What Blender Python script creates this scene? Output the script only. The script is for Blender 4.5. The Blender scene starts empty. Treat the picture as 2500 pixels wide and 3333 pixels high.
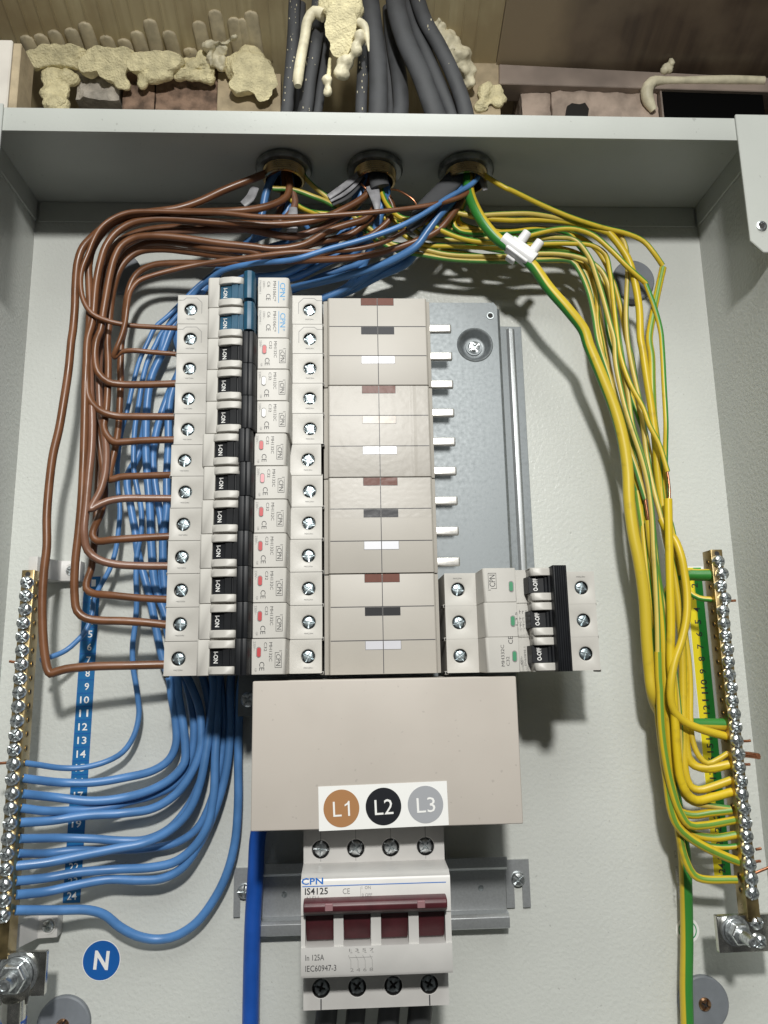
import bpy, bmesh, math, random
from mathutils import Vector, Matrix, Euler, noise
random.seed(7)
scn = bpy.context.scene
C = scn.collection
PI = math.pi
# all lengths in mm in "wall coordinates" (x right, z up, d out of the back panel); V() turns them into metres
def V(x, z, d): return Vector((x*.001, -d*.001, z*.001))

# ---------------------------------------------------------------- camera
cam = bpy.data.cameras.new('camera'); cam.sensor_fit = 'VERTICAL'; cam.sensor_height = 36; cam.lens = 27.046
cam.clip_start = .01; cam.clip_end = 20
co = bpy.data.objects.new('camera', cam); C.objects.link(co); scn.camera = co
CAMROT = [[0.998851, 0.009409, -0.046991], [-0.018351, 0.980893, -0.193678], [0.044271, 0.194318, 0.979939]]
m = Matrix.Identity(4)
for k in range(3):
    x, z, d = (CAMROT[r][k] for r in range(3))
    m[0][k], m[1][k], m[2][k] = x, -d, z
m.translation = V(0, 0, 470.20)
co.matrix_world = m
# ---------------------------------------------------------------- light: a work lamp above the camera, a broad ceiling light, a dim room
w = bpy.data.worlds.new('World'); scn.world = w; w.use_nodes = True
bg = w.node_tree.nodes['Background']; bg.inputs[0].default_value = (.97, 1, .98, 1); bg.inputs[1].default_value = .06
ld = bpy.data.lights.new('work_lamp', 'SPOT'); ld.energy = 36; ld.color = (1, .985, .945); ld.shadow_soft_size = .032
ld.spot_size = math.radians(130); ld.spot_blend = 1.0
lo = bpy.data.objects.new('work_lamp', ld); C.objects.link(lo)
lo.location = V(15, 430, 900)
lo.rotation_euler = (V(20, -420, 0)-lo.location).to_track_quat('-Z', 'Y').to_euler()
ad = bpy.data.lights.new('ceiling_light', 'AREA'); ad.shape = 'RECTANGLE'; ad.size = .7; ad.size_y = .9; ad.energy = 13; ad.color = (.97, 1, .97)
ao = bpy.data.objects.new('ceiling_light', ad); C.objects.link(ao); ao.location = V(60, 1300, 900)
ao.rotation_euler = (V(20, 0, 0)-ao.location).to_track_quat('-Z', 'Y').to_euler()
vs = scn.view_settings
vs.view_transform = 'Standard'; vs.look = 'None'; vs.gamma = 1; vs.exposure = 0
scn.cycles.max_bounces = 8; scn.cycles.caustics_reflective = True

# ---------------------------------------------------------------- materials
def rgb(h):
    h = h.lstrip('#'); o = []
    for i in (0, 2, 4):
        c = int(h[i:i+2], 16)/255
        o.append(c/12.92 if c <= .04045 else ((c+.055)/1.055)**2.4)
    return tuple(o)+(1,)
def mat(name, col, rough=.45, metal=0, var=0, vscale=60, bump=0, bscale=400, rvar=0, spec=.5, coat=0, bdist=.0002, detail=3, tint=None, speck=0):
    m = bpy.data.materials.new(name); m.use_nodes = True
    nt = m.node_tree; b = nt.nodes['Principled BSDF']; L = nt.links
    if isinstance(col, str): col = rgb(col)
    b.inputs['Base Color'].default_value = col; b.inputs['Roughness'].default_value = rough; b.inputs['Metallic'].default_value = metal
    b.inputs['Specular IOR Level'].default_value = spec; b.inputs['Coat Weight'].default_value = coat
    tc = nt.nodes.new('ShaderNodeTexCoord')
    if var or rvar:
        n = nt.nodes.new('ShaderNodeTexNoise'); n.inputs['Scale'].default_value = vscale; n.inputs['Detail'].default_value = detail
        L.new(tc.outputs['Object'], n.inputs['Vector'])
        if var:
            mx = nt.nodes.new('ShaderNodeMix'); mx.data_type = 'RGBA'
            t = rgb(tint) if tint else tuple(c*(1-var) for c in col[:3])+(1,)
            mx.inputs[6].default_value = t; mx.inputs[7].default_value = tuple(min(1, c*(1+(0 if tint else var*.4))) for c in col[:3])+(1,)
            r = nt.nodes.new('ShaderNodeMapRange'); r.inputs[1].default_value = .35; r.inputs[2].default_value = .62
            L.new(n.outputs['Fac'], r.inputs[0]); L.new(r.outputs[0], mx.inputs[0]); L.new(mx.outputs[2], b.inputs['Base Color'])
        if rvar:
            r2 = nt.nodes.new('ShaderNodeMapRange'); r2.inputs[1].default_value = .3; r2.inputs[2].default_value = .7
            r2.inputs[3].default_value = max(.03, rough-rvar); r2.inputs[4].default_value = min(1, rough+rvar)
            L.new(n.outputs['Fac'], r2.inputs[0]); L.new(r2.outputs[0], b.inputs['Roughness'])
    if speck:
        n3 = nt.nodes.new('ShaderNodeTexNoise'); n3.inputs['Scale'].default_value = 420; n3.inputs['Detail'].default_value = 1; L.new(tc.outputs['Object'], n3.inputs['Vector'])
        r3 = nt.nodes.new('ShaderNodeMapRange'); r3.inputs[1].default_value = .735; r3.inputs[2].default_value = .77; r3.inputs[4].default_value = speck; L.new(n3.outputs['Fac'], r3.inputs[0])
        m3 = nt.nodes.new('ShaderNodeMix'); m3.data_type = 'RGBA'; m3.inputs[6].default_value = col; m3.inputs[7].default_value = (.12, .11, .10, 1); L.new(r3.outputs[0], m3.inputs[0])
        if b.inputs['Base Color'].links: L.new(b.inputs['Base Color'].links[0].from_socket, m3.inputs[6])
        L.new(m3.outputs[2], b.inputs['Base Color'])
    if bump:
        n2 = nt.nodes.new('ShaderNodeTexNoise'); n2.inputs['Scale'].default_value = bscale; n2.inputs['Detail'].default_value = 2
        L.new(tc.outputs['Object'], n2.inputs['Vector'])
        bp = nt.nodes.new('ShaderNodeBump'); bp.inputs['Strength'].default_value = bump; bp.inputs['Distance'].default_value = bdist
        L.new(n2.outputs['Fac'], bp.inputs['Height']); L.new(bp.outputs[0], b.inputs['Normal'])
    return m
M = {}
M['coat'] = mat('grey_powder_coat', (.54, .555, .525, 1), .3, speck=.25, bump=1, bscale=430, bdist=.00035, spec=.22, var=.04, vscale=14)
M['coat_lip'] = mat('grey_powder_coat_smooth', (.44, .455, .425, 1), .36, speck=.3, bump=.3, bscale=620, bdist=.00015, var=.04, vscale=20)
M['ivory'] = mat('ivory_plastic', (.47, .455, .42, 1), .45, var=.05, vscale=45, bump=.12, bscale=1500, bdist=.00006, rvar=.06)
M['white_pl'] = mat('white_plastic', (.56, .55, .53, 1), .4, var=.05, vscale=60, bump=.1, bscale=1500, bdist=.00006)
M['beige'] = mat('beige_plastic', (.47, .43, .385, 1), .38, speck=.2, var=.035, vscale=25, bump=.15, bscale=1800, bdist=.00005, rvar=.05)
M['shroud'] = mat('shroud_plastic', (.395, .37, .33, 1), .46, var=.04, vscale=30, bump=.1, bscale=1500, bdist=.00005)
M['nylon'] = mat('white_nylon', (.74, .74, .74, 1), .33, var=.05, vscale=90, spec=.5)
M['black'] = mat('black_plastic', (.008, .009, .011, 1), .45, spec=.25, var=.3, vscale=120, bump=.1, bscale=1500, bdist=.00005)
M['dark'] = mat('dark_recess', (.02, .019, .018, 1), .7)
M['groove'] = mat('groove_line', (.05, .05, .055, 1), .7)
M['blue_lever'] = mat('blue_lever', (.012, .075, .135, 1), .45, var=.15, vscale=150)
M['maroon'] = mat('maroon_plastic', (.07, .0135, .018, 1), .42, var=.22, vscale=120, bump=.15, bscale=900, bdist=.00006)
M['red'] = mat('red_flag', (.45, .045, .05, 1), .4)
M['pink'] = mat('pale_flag', (.62, .25, .27, 1), .35)
M['green_flag'] = mat('green_flag', (.05, .24, .12, 1), .4)
M['white'] = mat('white_paint', (.78, .78, .76, 1), .4)
M['ink'] = mat('black_ink', (.03, .03, .032, 1), .6)
M['ink_grey'] = mat('grey_ink', (.22, .215, .21, 1), .6)
M['ink_blue'] = mat('blue_ink', (.02, .15, .50, 1), .5)
M['ink_lt'] = mat('light_blue_ink', (.03, .24, .48, 1), .5)
M['zinc'] = mat('zinc_screw', (.70, .73, .74, 1), .34, 1, var=.3, vscale=700, bump=.2, bscale=1200, bdist=.0002)
M['zinc_blue'] = mat('blued_zinc_screw', (.55, .65, .69, 1), .36, 1, var=.35, vscale=600, bump=.25, bscale=1000, bdist=.0002)
M['dull_screw'] = mat('dull_screw', (.42, .46, .47, 1), .45, 1, var=.4, vscale=500)
M['galv'] = mat('galvanised_steel', (.22, .24, .25, 1), .52, .55, var=.12, vscale=420, bump=.1, bscale=900, rvar=.08, bdist=.0001)
M['galv2'] = mat('lit_galvanised_steel', (.46, .48, .49, 1), .4, .7, var=.07, vscale=900, bump=.08, bscale=900, bdist=.0001)  # lighter copy of the pan steel, brightness of rib and rail put into colour
M['tin'] = mat('tinned_plate', (.62, .61, .57, 1), .22, 1, var=.2, vscale=160, bump=.12, bscale=500, rvar=.08)
M['busbar'] = mat('tinned_busbar', (.52, .51, .485, 1), .36, .75, var=.2, vscale=250, bump=.15, bscale=600)
M['brass'] = mat('brass', (.45, .34, .17, 1), .34, 1, var=.22, vscale=160, bump=.06, bscale=700, rvar=.1)
M['brass_dull'] = mat('dull_brass', (.40, .27, .10, 1), .35, 1, var=.35, vscale=200, rvar=.1)
M['lockring'] = mat('dull_zinc_ring', (.27, .28, .27, 1), .38, .85, var=.3, vscale=220, bump=.1, bscale=600)
M['copper'] = mat('bare_copper', (.62, .27, .15, 1), .28, 1, var=.3, vscale=500)
M['copper_screw'] = mat('bronzed_screw', (.45, .26, .15, 1), .3, 1, var=.3, vscale=400)
M['brown'] = mat('brown_pvc', (.16, .066, .028, 1), .36, var=.2, vscale=90, bump=.12, bscale=260, rvar=.07)
M['brown_w'] = mat('scuffed_brown_pvc', (.20, .10, .065, 1), .34, var=.35, vscale=160, bump=.3, bscale=300, tint='#74523f')
M['blue'] = mat('blue_pvc', (.075, .20, .44, 1), .38, var=.16, vscale=70, bump=.1, bscale=260, rvar=.06)
M['blue_deep'] = mat('deep_blue_pvc', (.010, .075, .36, 1), .36, var=.15, vscale=60, rvar=.06)
M['grey_pvc'] = mat('grey_cable_sheath', (.050, .052, .056, 1), .66, var=.25, vscale=80, bump=.15, bscale=300, rvar=.06)
M['sheath_in'] = mat('sheath_inner', (.27, .27, .285, 1), .45, var=.3, vscale=200)
M['plug'] = mat('grey_rubber_plug', (.17, .185, .205, 1), .55, var=.12, vscale=90)
M['foam'] = mat('expanding_foam', (.78, .70, .43, 1), .6, var=.25, vscale=130, bump=1, bscale=760, bdist=.0011, spec=.35, detail=6)
M['foam_pale'] = mat('pale_foam', (.74, .68, .49, 1), .5, var=.22, vscale=100, bump=.5, bscale=300, bdist=.0008, spec=.4)
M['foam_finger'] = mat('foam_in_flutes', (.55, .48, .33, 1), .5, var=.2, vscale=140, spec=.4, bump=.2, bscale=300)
M['brick'] = mat('sooty_brick', (.25, .165, .115, 1), .85, var=.55, vscale=110, bump=1, bscale=300, bdist=.0014, detail=8)
M['plaster'] = mat('pink_plaster', (.40, .315, .255, 1), .85, var=.35, vscale=60, bump=.7, bscale=160, bdist=.0016, detail=8)
M['mortar'] = mat('grey_mortar', (.44, .40, .34, 1), .9, var=.35, vscale=90, bump=1, bscale=260, bdist=.0016, detail=8)
M['ply'] = mat('pale_board', (.42, .34, .22, 1), .75, var=.25, vscale=90, bump=.4, bscale=300, bdist=.0005, detail=6)
M['trim'] = mat('taupe_board_edge', (.30, .24, .20, 1), .5, var=.35, vscale=22, bump=.2, bscale=200)
M['void_shade'] = mat('shaded_void', (.012, .010, .008, 1), .9)  # near-black: shade of the wall gaps and chipped hole put into colour
M['duct'] = mat('black_duct', (.004, .004, .004, 1), 1, spec=0)
M['tanwall'] = mat('cream_trim', (.62, .58, .52, 1), .5, var=.1, vscale=40)

def streaky(name, c1, c2, rough, sx, c3=None, fade=None):
    """a sheet with streaks along d (object Y): stretched noise mixes two tones, blotches add a third"""
    m = bpy.data.materials.new(name); m.use_nodes = True; nt = m.node_tree; L = nt.links; b = nt.nodes['Principled BSDF']
    tc = nt.nodes.new('ShaderNodeTexCoord'); mp = nt.nodes.new('ShaderNodeMapping'); mp.inputs['Scale'].default_value = (sx, 14, 14)
    mp.inputs['Rotation'].default_value = (0, 0, .12)
    n = nt.nodes.new('ShaderNodeTexNoise'); n.inputs['Scale'].default_value = 1; n.inputs['Detail'].default_value = 5
    L.new(tc.outputs['Object'], mp.inputs[0]); L.new(mp.outputs[0], n.inputs['Vector'])
    mx = nt.nodes.new('ShaderNodeMix'); mx.data_type = 'RGBA'; mx.inputs[6].default_value = c1; mx.inputs[7].default_value = c2
    r = nt.nodes.new('ShaderNodeMapRange'); r.inputs[1].default_value = .35; r.inputs[2].default_value = .7
    L.new(n.outputs['Fac'], r.inputs[0]); L.new(r.outputs[0], mx.inputs[0])
    n2 = nt.nodes.new('ShaderNodeTexNoise'); n2.inputs['Scale'].default_value = 17; n2.inputs['Detail'].default_value = 4
    L.new(tc.outputs['Object'], n2.inputs['Vector'])
    mx2 = nt.nodes.new('ShaderNodeMix'); mx2.data_type = 'RGBA'; mx2.inputs[7].default_value = c3 or c1
    r2 = nt.nodes.new('ShaderNodeMapRange'); r2.inputs[1].default_value = .45; r2.inputs[2].default_value = .62
    L.new(n2.outputs['Fac'], r2.inputs[0]); L.new(r2.outputs[0], mx2.inputs[0]); L.new(mx.outputs[2], mx2.inputs[6]); L.new(mx2.outputs[2], b.inputs['Base Color'])
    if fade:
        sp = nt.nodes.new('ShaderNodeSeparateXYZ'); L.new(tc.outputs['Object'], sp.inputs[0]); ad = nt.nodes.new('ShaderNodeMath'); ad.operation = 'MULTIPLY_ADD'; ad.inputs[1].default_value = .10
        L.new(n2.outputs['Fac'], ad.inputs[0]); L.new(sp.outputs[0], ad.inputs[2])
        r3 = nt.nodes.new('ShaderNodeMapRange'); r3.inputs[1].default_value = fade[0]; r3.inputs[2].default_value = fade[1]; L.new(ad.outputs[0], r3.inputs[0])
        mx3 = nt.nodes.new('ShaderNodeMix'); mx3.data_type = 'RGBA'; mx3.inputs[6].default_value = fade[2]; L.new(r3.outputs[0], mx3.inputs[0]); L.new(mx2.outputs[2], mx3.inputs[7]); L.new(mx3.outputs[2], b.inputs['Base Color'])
    b.inputs['Roughness'].default_value = rough
    return m
M['flute'] = streaky('olive_fluted_sheet', (.40, .33, .19, 1), (.50, .43, .26, 1), .4, 220, (.33, .26, .145, 1))
M['brownboard'] = streaky('dark_brown_board', (.105, .075, .05, 1), (.06, .042, .03, 1), .3, 160, (.16, .12, .08, 1), (.17, .20, (.26, .20, .125, 1)))

def stripe_mat(name, frac, yel=(.58, .42, .028, 1), grn=(.05, .23, .035, 1)):
    """green and yellow insulation: the tube's U runs round the wire, so the green band keeps its own place"""
    m = bpy.data.materials.new(name); m.use_nodes = True; nt = m.node_tree; L = nt.links; b = nt.nodes['Principled BSDF']
    uv = nt.nodes.new('ShaderNodeUVMap'); uv.uv_map = 'wrap'; sx = nt.nodes.new('ShaderNodeSeparateXYZ'); L.new(uv.outputs[0], sx.inputs[0])
    fr = nt.nodes.new('ShaderNodeMath'); fr.operation = 'FRACT'; L.new(sx.outputs[0], fr.inputs[0])
    sb = nt.nodes.new('ShaderNodeMath'); sb.operation = 'SUBTRACT'; sb.inputs[1].default_value = .5; L.new(fr.outputs[0], sb.inputs[0])
    ab = nt.nodes.new('ShaderNodeMath'); ab.operation = 'ABSOLUTE'; L.new(sb.outputs[0], ab.inputs[0])
    r = nt.nodes.new('ShaderNodeMapRange'); r.inputs[1].default_value = frac/2-.012; r.inputs[2].default_value = frac/2+.012
    L.new(ab.outputs[0], r.inputs[0])
    tc = nt.nodes.new('ShaderNodeTexCoord'); n = nt.nodes.new('ShaderNodeTexNoise'); n.inputs['Scale'].default_value = 110; n.inputs['Detail'].default_value = 5
    L.new(tc.outputs['Object'], n.inputs['Vector'])
    mx = nt.nodes.new('ShaderNodeMix'); mx.data_type = 'RGBA'; mx.inputs[6].default_value = grn; mx.inputs[7].default_value = yel; L.new(r.outputs[0], mx.inputs[0])
    r2 = nt.nodes.new('ShaderNodeMapRange'); r2.inputs[1].default_value = .6; r2.inputs[2].default_value = .8; r2.inputs[3].default_value = 0; r2.inputs[4].default_value = .5
    L.new(n.outputs['Fac'], r2.inputs[0])
    mx2 = nt.nodes.new('ShaderNodeMix'); mx2.data_type = 'RGBA'; mx2.inputs[7].default_value = (.16, .10, .02, 1)
    L.new(r2.outputs[0], mx2.inputs[0]); L.new(mx.outputs[2], mx2.inputs[6]); L.new(mx2.outputs[2], b.inputs['Base Color'])
    b.inputs['Roughness'].default_value = .4
    bp = nt.nodes.new('ShaderNodeBump'); bp.inputs['Strength'].default_value = .15; bp.inputs['Distance'].default_value = .0002
    L.new(n.outputs['Fac'], bp.inputs['Height']); L.new(bp.outputs[0], b.inputs['Normal'])
    return m
M['gy'] = stripe_mat('green_yellow_pvc', .31)
M['gy2'] = stripe_mat('green_yellow_pvc_pale', .28, (.55, .42, .09, 1), (.08, .25, .055, 1))
M['gy3'] = stripe_mat('green_yellow_sleeving', .15, (.58, .42, .02, 1), (.13, .27, .035, 1))
M['gy_big'] = stripe_mat('green_yellow_main_cable', .5, (.56, .42, .03, 1), (.03, .20, .03, 1))
M['yel'] = stripe_mat('yellow_sleeving', .16, (.62, .45, .014, 1), (.09, .26, .04, 1))

def tape_mat():
    m = bpy.data.materials.new('clear_tape'); m.use_nodes = True; nt = m.node_tree; L = nt.links
    out = nt.nodes['Material Output']; nt.nodes.remove(nt.nodes['Principled BSDF'])
    tr = nt.nodes.new('ShaderNodeBsdfTransparent'); tr.inputs[0].default_value = (.97, .97, .97, 1)
    gl = nt.nodes.new('ShaderNodeBsdfGlossy'); gl.inputs['Roughness'].default_value = .33
    mx = nt.nodes.new('ShaderNodeMixShader'); fr = nt.nodes.new('ShaderNodeFresnel'); fr.inputs[0].default_value = 1.5
    tc = nt.nodes.new('ShaderNodeTexCoord'); n = nt.nodes.new('ShaderNodeTexNoise'); n.inputs['Scale'].default_value = 260; n.inputs['Detail'].default_value = 3
    L.new(tc.outputs['Object'], n.inputs['Vector'])
    bp = nt.nodes.new('ShaderNodeBump'); bp.inputs['Strength'].default_value = .5; bp.inputs['Distance'].default_value = .0003
    L.new(n.outputs['Fac'], bp.inputs['Height']); L.new(bp.outputs[0], gl.inputs['Normal'])
    mu = nt.nodes.new('ShaderNodeMath'); mu.operation = 'MULTIPLY'; mu.inputs[1].default_value = .23; L.new(fr.outputs[0], mu.inputs[0]); L.new(mu.outputs[0], mx.inputs[0]); L.new(tr.outputs[0], mx.inputs[1]); L.new(gl.outputs[0], mx.inputs[2]); L.new(mx.outputs[0], out.inputs[0])
    return m
M['tape'] = tape_mat()

# ---------------------------------------------------------------- mesh helpers
def wloc(o):
    v = Vector((0, 0, 0))
    while o: v += o.location; o = o.parent
    return v
def tag(o, label=None, cat=None, group=None, kind=None):
    for k, v in (('label', label), ('category', cat), ('group', group), ('kind', kind)):
        if v: o[k] = v
    return o
def thing(name, label, cat, at, group=None):
    o = bpy.data.objects.new(name, None); C.objects.link(o); o.location = V(*at); o.empty_display_size = .01
    return tag(o, label, cat, group)
class MB:
    def __init__(s): s.v = []; s.f = []; s.m = []; s.uv = {}
    def add(s, vs, fs, m=0):
        n = len(s.v); s.v += vs; s.f += [tuple(i+n for i in f) for f in fs]; s.m += [m]*len(fs); return s
    def box(s, x0, x1, z0, z1, d0, d1, m=0):
        vs = [(x, z, d) for d in (d0, d1) for z in (z0, z1) for x in (x0, x1)]
        return s.add(vs, [(0, 1, 3, 2), (4, 6, 7, 5), (0, 4, 5, 1), (2, 3, 7, 6), (0, 2, 6, 4), (1, 5, 7, 3)], m)
    def ext(s, poly, a, b, plane='xz', m=0):
        """extrude a polygon: plane xz along d, xd along z, zd along x"""
        n = len(poly)
        mk = {'xz': lambda p, h: (p[0], p[1], h), 'xd': lambda p, h: (p[0], h, p[1]), 'zd': lambda p, h: (h, p[0], p[1])}[plane]
        vs = [mk(p, a) for p in poly]+[mk(p, b) for p in poly]
        return s.add(vs, [tuple(range(n)), tuple(range(2*n-1, n-1, -1))]+[(i, i+n, (i+1) % n+n, (i+1) % n) for i in range(n)], m)
    def lathe(s, c, prof, axis='d', n=24, m=0, cap0=False, cap1=False, sq=(1, 1)):
        vs = []; fs = []
        for r, h in prof:
            for k in range(n):
                a = 2*PI*k/n; u, w_ = r*math.cos(a)*sq[0], r*math.sin(a)*sq[1]
                vs.append({'d': (c[0]+u, c[1]+w_, c[2]+h), 'z': (c[0]+u, c[1]+h, c[2]+w_), 'x': (c[0]+h, c[1]+u, c[2]+w_)}[axis])
        for j in range(len(prof)-1):
            for k in range(n):
                fs.append((j*n+k, j*n+(k+1) % n, (j+1)*n+(k+1) % n, (j+1)*n+k))
        if cap0: fs.append(tuple(range(n)))
        if cap1: fs.append(tuple(range((len(prof)-1)*n, len(prof)*n)))
        return s.add(vs, fs, m)
    def cyl(s, c, r, h, axis='d', n=20, m=0): return s.lathe(c, [(r, 0), (r, h)], axis, n, m, True, True)
    def tube(s, pts, r, n=12, step=2.6, ry=None, ph=0, tw=0, m=0, cap=True, flat=None):
        """swept tube; r a number or one per control point; ry: flat cable; ph/tw: where the stripe sits and how it turns"""
        P = [Vector(p) for p in pts]; k = len(P)
        R = list(r) if isinstance(r, (list, tuple)) else [r]*k
        Q = [P[0]*2-P[1]]+P+[P[-1]*2-P[-2]]
        S = []; SR = []
        for i in range(k-1):
            a, b, c_, d_ = Q[i:i+4]; L = (c_-b).length; ns = max(2, int(L/step))
            t0 = 0; t1 = t0+max((b-a).length, 1e-3)**.5; t2 = t1+max(L, 1e-3)**.5; t3 = t2+max((d_-c_).length, 1e-3)**.5
            for j in range(ns):
                t = t1+(t2-t1)*j/ns
                A1 = a*((t1-t)/(t1-t0))+b*((t-t0)/(t1-t0)); A2 = b*((t2-t)/(t2-t1))+c_*((t-t1)/(t2-t1)); A3 = c_*((t3-t)/(t3-t2))+d_*((t-t2)/(t3-t2))
                B1 = A1*((t2-t)/(t2-t0))+A2*((t-t0)/(t2-t0)); B2 = A2*((t3-t)/(t3-t1))+A3*((t-t1)/(t3-t1))
                S.append(B1*((t2-t)/(t2-t1))+B2*((t-t1)/(t2-t1))); SR.append(R[i]+(R[i+1]-R[i])*j/ns)
        S.append(P[-1]); SR.append(R[-1])
        base = len(s.v); N = len(S); ref = Vector((0, 0, 1)); dist = 0; us = []
        for i in range(N):
            T = (S[min(i+1, N-1)]-S[max(i-1, 0)]).normalized()
            if flat: nn = Vector(flat)-T*Vector(flat).dot(T)
            else: nn = ref-T*ref.dot(T)
            if nn.length < 1e-4: nn = Vector((1, 0, 0))-T*T.x
            nn.normalize(); ref = nn*.9+Vector((0, 0, 1))*.1; bb = T.cross(nn)
            if i: dist += (S[i]-S[i-1]).length
            for q in range(n):
                an = 2*PI*q/n; s.v.append(tuple(S[i]+nn*(math.cos(an)*(ry or SR[i]))+bb*(math.sin(an)*SR[i])))
            us.append(ph+tw*dist)
        for i in range(N-1):
            for q in range(n):
                q2 = (q+1) % n; s.uv[len(s.f)] = [(us[i]+q/n, i), (us[i]+(q+1)/n, i), (us[i+1]+(q+1)/n, i+1), (us[i+1]+q/n, i+1)]
                s.f.append((base+i*n+q, base+i*n+q2, base+(i+1)*n+q2, base+(i+1)*n+q)); s.m.append(m)
        if cap:
            s.f.append(tuple(base+q for q in range(n))); s.m.append(m)
            s.f.append(tuple(base+(N-1)*n+q for q in range(n-1, -1, -1))); s.m.append(m)
        return s
    def mesh(s, name, mats, org=Vector((0, 0, 0)), bevel=0, seg=1, smooth=None, recalc=True):
        me = bpy.data.meshes.new(name)
        me.from_pydata([V(*p)-org for p in s.v], [], s.f)
        for mt in mats: me.materials.append(mt)
        me.polygons.foreach_set('material_index', s.m)
        if s.uv:
            ul = me.uv_layers.new(name='wrap')
            for fi, uvs in s.uv.items():
                p = me.polygons[fi]
                for li, u in zip(p.loop_indices, uvs): ul.data[li].uv = u
        if bevel or recalc:
            bm = bmesh.new(); bm.from_mesh(me)
            bmesh.ops.recalc_face_normals(bm, faces=bm.faces)
            if bevel:
                es = [e for e in bm.edges if len(e.link_faces) == 2 and e.calc_face_angle(0) > .6]
                bmesh.ops.bevel(bm, geom=es, offset=bevel*.001, segments=seg, affect='EDGES', profile=.6, clamp_overlap=True)
            bm.to_mesh(me); bm.free()
        if smooth is not None:
            me.polygons.foreach_set('use_smooth', [True]*len(me.polygons))
            me.set_sharp_from_angle(angle=math.radians(smooth))
        me.update(); return me
    def build(s, name, mats, parent=None, bevel=0, seg=1, smooth=None, label=None, cat=None, group=None, kind=None):
        if not isinstance(mats, (list, tuple)): mats = [mats]
        if parent: org = wloc(parent)
        else:
            lo_ = [min(p[i] for p in s.v) for i in range(3)]; hi = [max(p[i] for p in s.v) for i in range(3)]
            org = V((lo_[0]+hi[0])/2, lo_[1], (lo_[2]+hi[2])/2)
        o = bpy.data.objects.new(name, s.mesh(name, mats, org, bevel, seg, smooth)); C.objects.link(o)
        if parent: o.parent = parent
        else: o.location = org
        return tag(o, label, cat, group, kind)
def inst(name, me, parent, at, rot=None, label=None):
    """one more object on shared mesh data, placed at wall coordinates `at`"""
    o = bpy.data.objects.new(name, me); C.objects.link(o); o.parent = parent
    o.location = V(*at)-wloc(parent)
    if rot is not None: o.rotation_euler = rot
    if label: o['label'] = label
    return o
def copy_tree(o, parent=None):
    c = o.copy(); C.objects.link(c); c.parent = parent
    for ch in list(o.children): copy_tree(ch, c)
    return c
def facing(ang=0, tilt=0):
    """rotation that stands flat lettering against the panel, turned by ang degrees"""
    return (Matrix.Rotation(math.radians(tilt), 4, 'Z') @ Matrix.Rotation(PI/2, 4, 'X') @ Matrix.Rotation(math.radians(ang), 4, 'Z')).to_euler()
_txt = {}
def text_mesh(t, wd, h, mt, bold=0):
    key = (t, wd, h, mt.name)
    if key in _txt: return _txt[key]
    cu = bpy.data.curves.new('lettering', 'FONT'); cu.body = t; cu.size = 1; cu.resolution_u = 2; cu.offset = bold
    o = bpy.data.objects.new('lettering', cu); C.objects.link(o)
    dg = bpy.context.evaluated_depsgraph_get(); me = bpy.data.meshes.new_from_object(o.evaluated_get(dg))
    bpy.data.objects.remove(o)
    xs = [v.co.x for v in me.vertices]; ys = [v.co.y for v in me.vertices]
    x0, x1, y0, y1 = min(xs), max(xs), min(ys), max(ys)
    for v in me.vertices:
        v.co.x = ((v.co.x-x0)/(x1-x0)-.5)*wd*.001; v.co.y = ((v.co.y-y0)/max(1e-6, y1-y0)-.5)*h*.001; v.co.z = 0
    me.materials.clear(); me.materials.append(mt); me.name = 'lettering'; _txt[key] = me
    return me
def text(t, wd, h, mt, parent, at, ang=0, name='lettering', bold=0, tilt=0):
    return inst(name, text_mesh(t, wd, h, mt, bold), parent, at, facing(ang, tilt))
def cross_screw(r, rise, slot, m1, m2, n=6, name='screw'):
    """pan head with a cross recess: a dark floor and four domed quarters"""
    b = MB(); b.lathe((0, 0, 0), [(r, 0), (r, rise*.35), (r*.55, rise*.3)], 'd', 24, 0, True, False)
    b.cyl((0, 0, 0), r*.6, rise*.3, 'd', 12, 1)
    for q in range(4):
        rings = []
        for rr, hh in ((r*.99, rise*.4), (r*.8, rise*.82), (r*.45, rise)):
            rings.append([(rr, hh, a) for a in [PI/2*q+PI/2*i/n for i in range(n+1)]])
        vs = []; so = slot/2
        for k, ring in enumerate(rings):
            for rr, hh, a in ring:
                mid = PI/2*q+PI/4; aa = mid+(a-mid)*max(.1, 1-so/rr*1.27)
                vs.append((rr*math.cos(aa), rr*math.sin(aa), hh))
        mid = PI/2*q+PI/4; tip = so*1.5
        vs.append((tip*math.cos(mid), tip*math.sin(mid), rise)); ti = len(vs)-1; w_ = n+1
        fs = []
        for k in range(2):
            for i in range(n): fs.append((k*w_+i, k*w_+i+1, (k+1)*w_+i+1, (k+1)*w_+i))
        for i in range(n): fs.append((2*w_+i, 2*w_+i+1, ti))
        base = len(vs); vs += [(x, z, rise*.2) for x, z, d in vs[:w_]]+[(vs[ti][0], vs[ti][1], rise*.2)]
        fs += [(i, i+1, base+i+1, base+i) for i in range(n)]
        fs += [(0, w_, base+w_, base), (w_, 2*w_, base+w_, base), (2*w_, ti, base+w_), (n, w_+n, base+w_, base+n), (w_+n, 2*w_+n, base+w_, base+n), (2*w_+n, ti, base+w_)]
        fs = [tuple(dict.fromkeys(f)) for f in fs]
        b.add(vs, [f for f in fs if len(f) > 2], 0)
    return b.mesh(name, [m1, m2], smooth=40)
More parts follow.
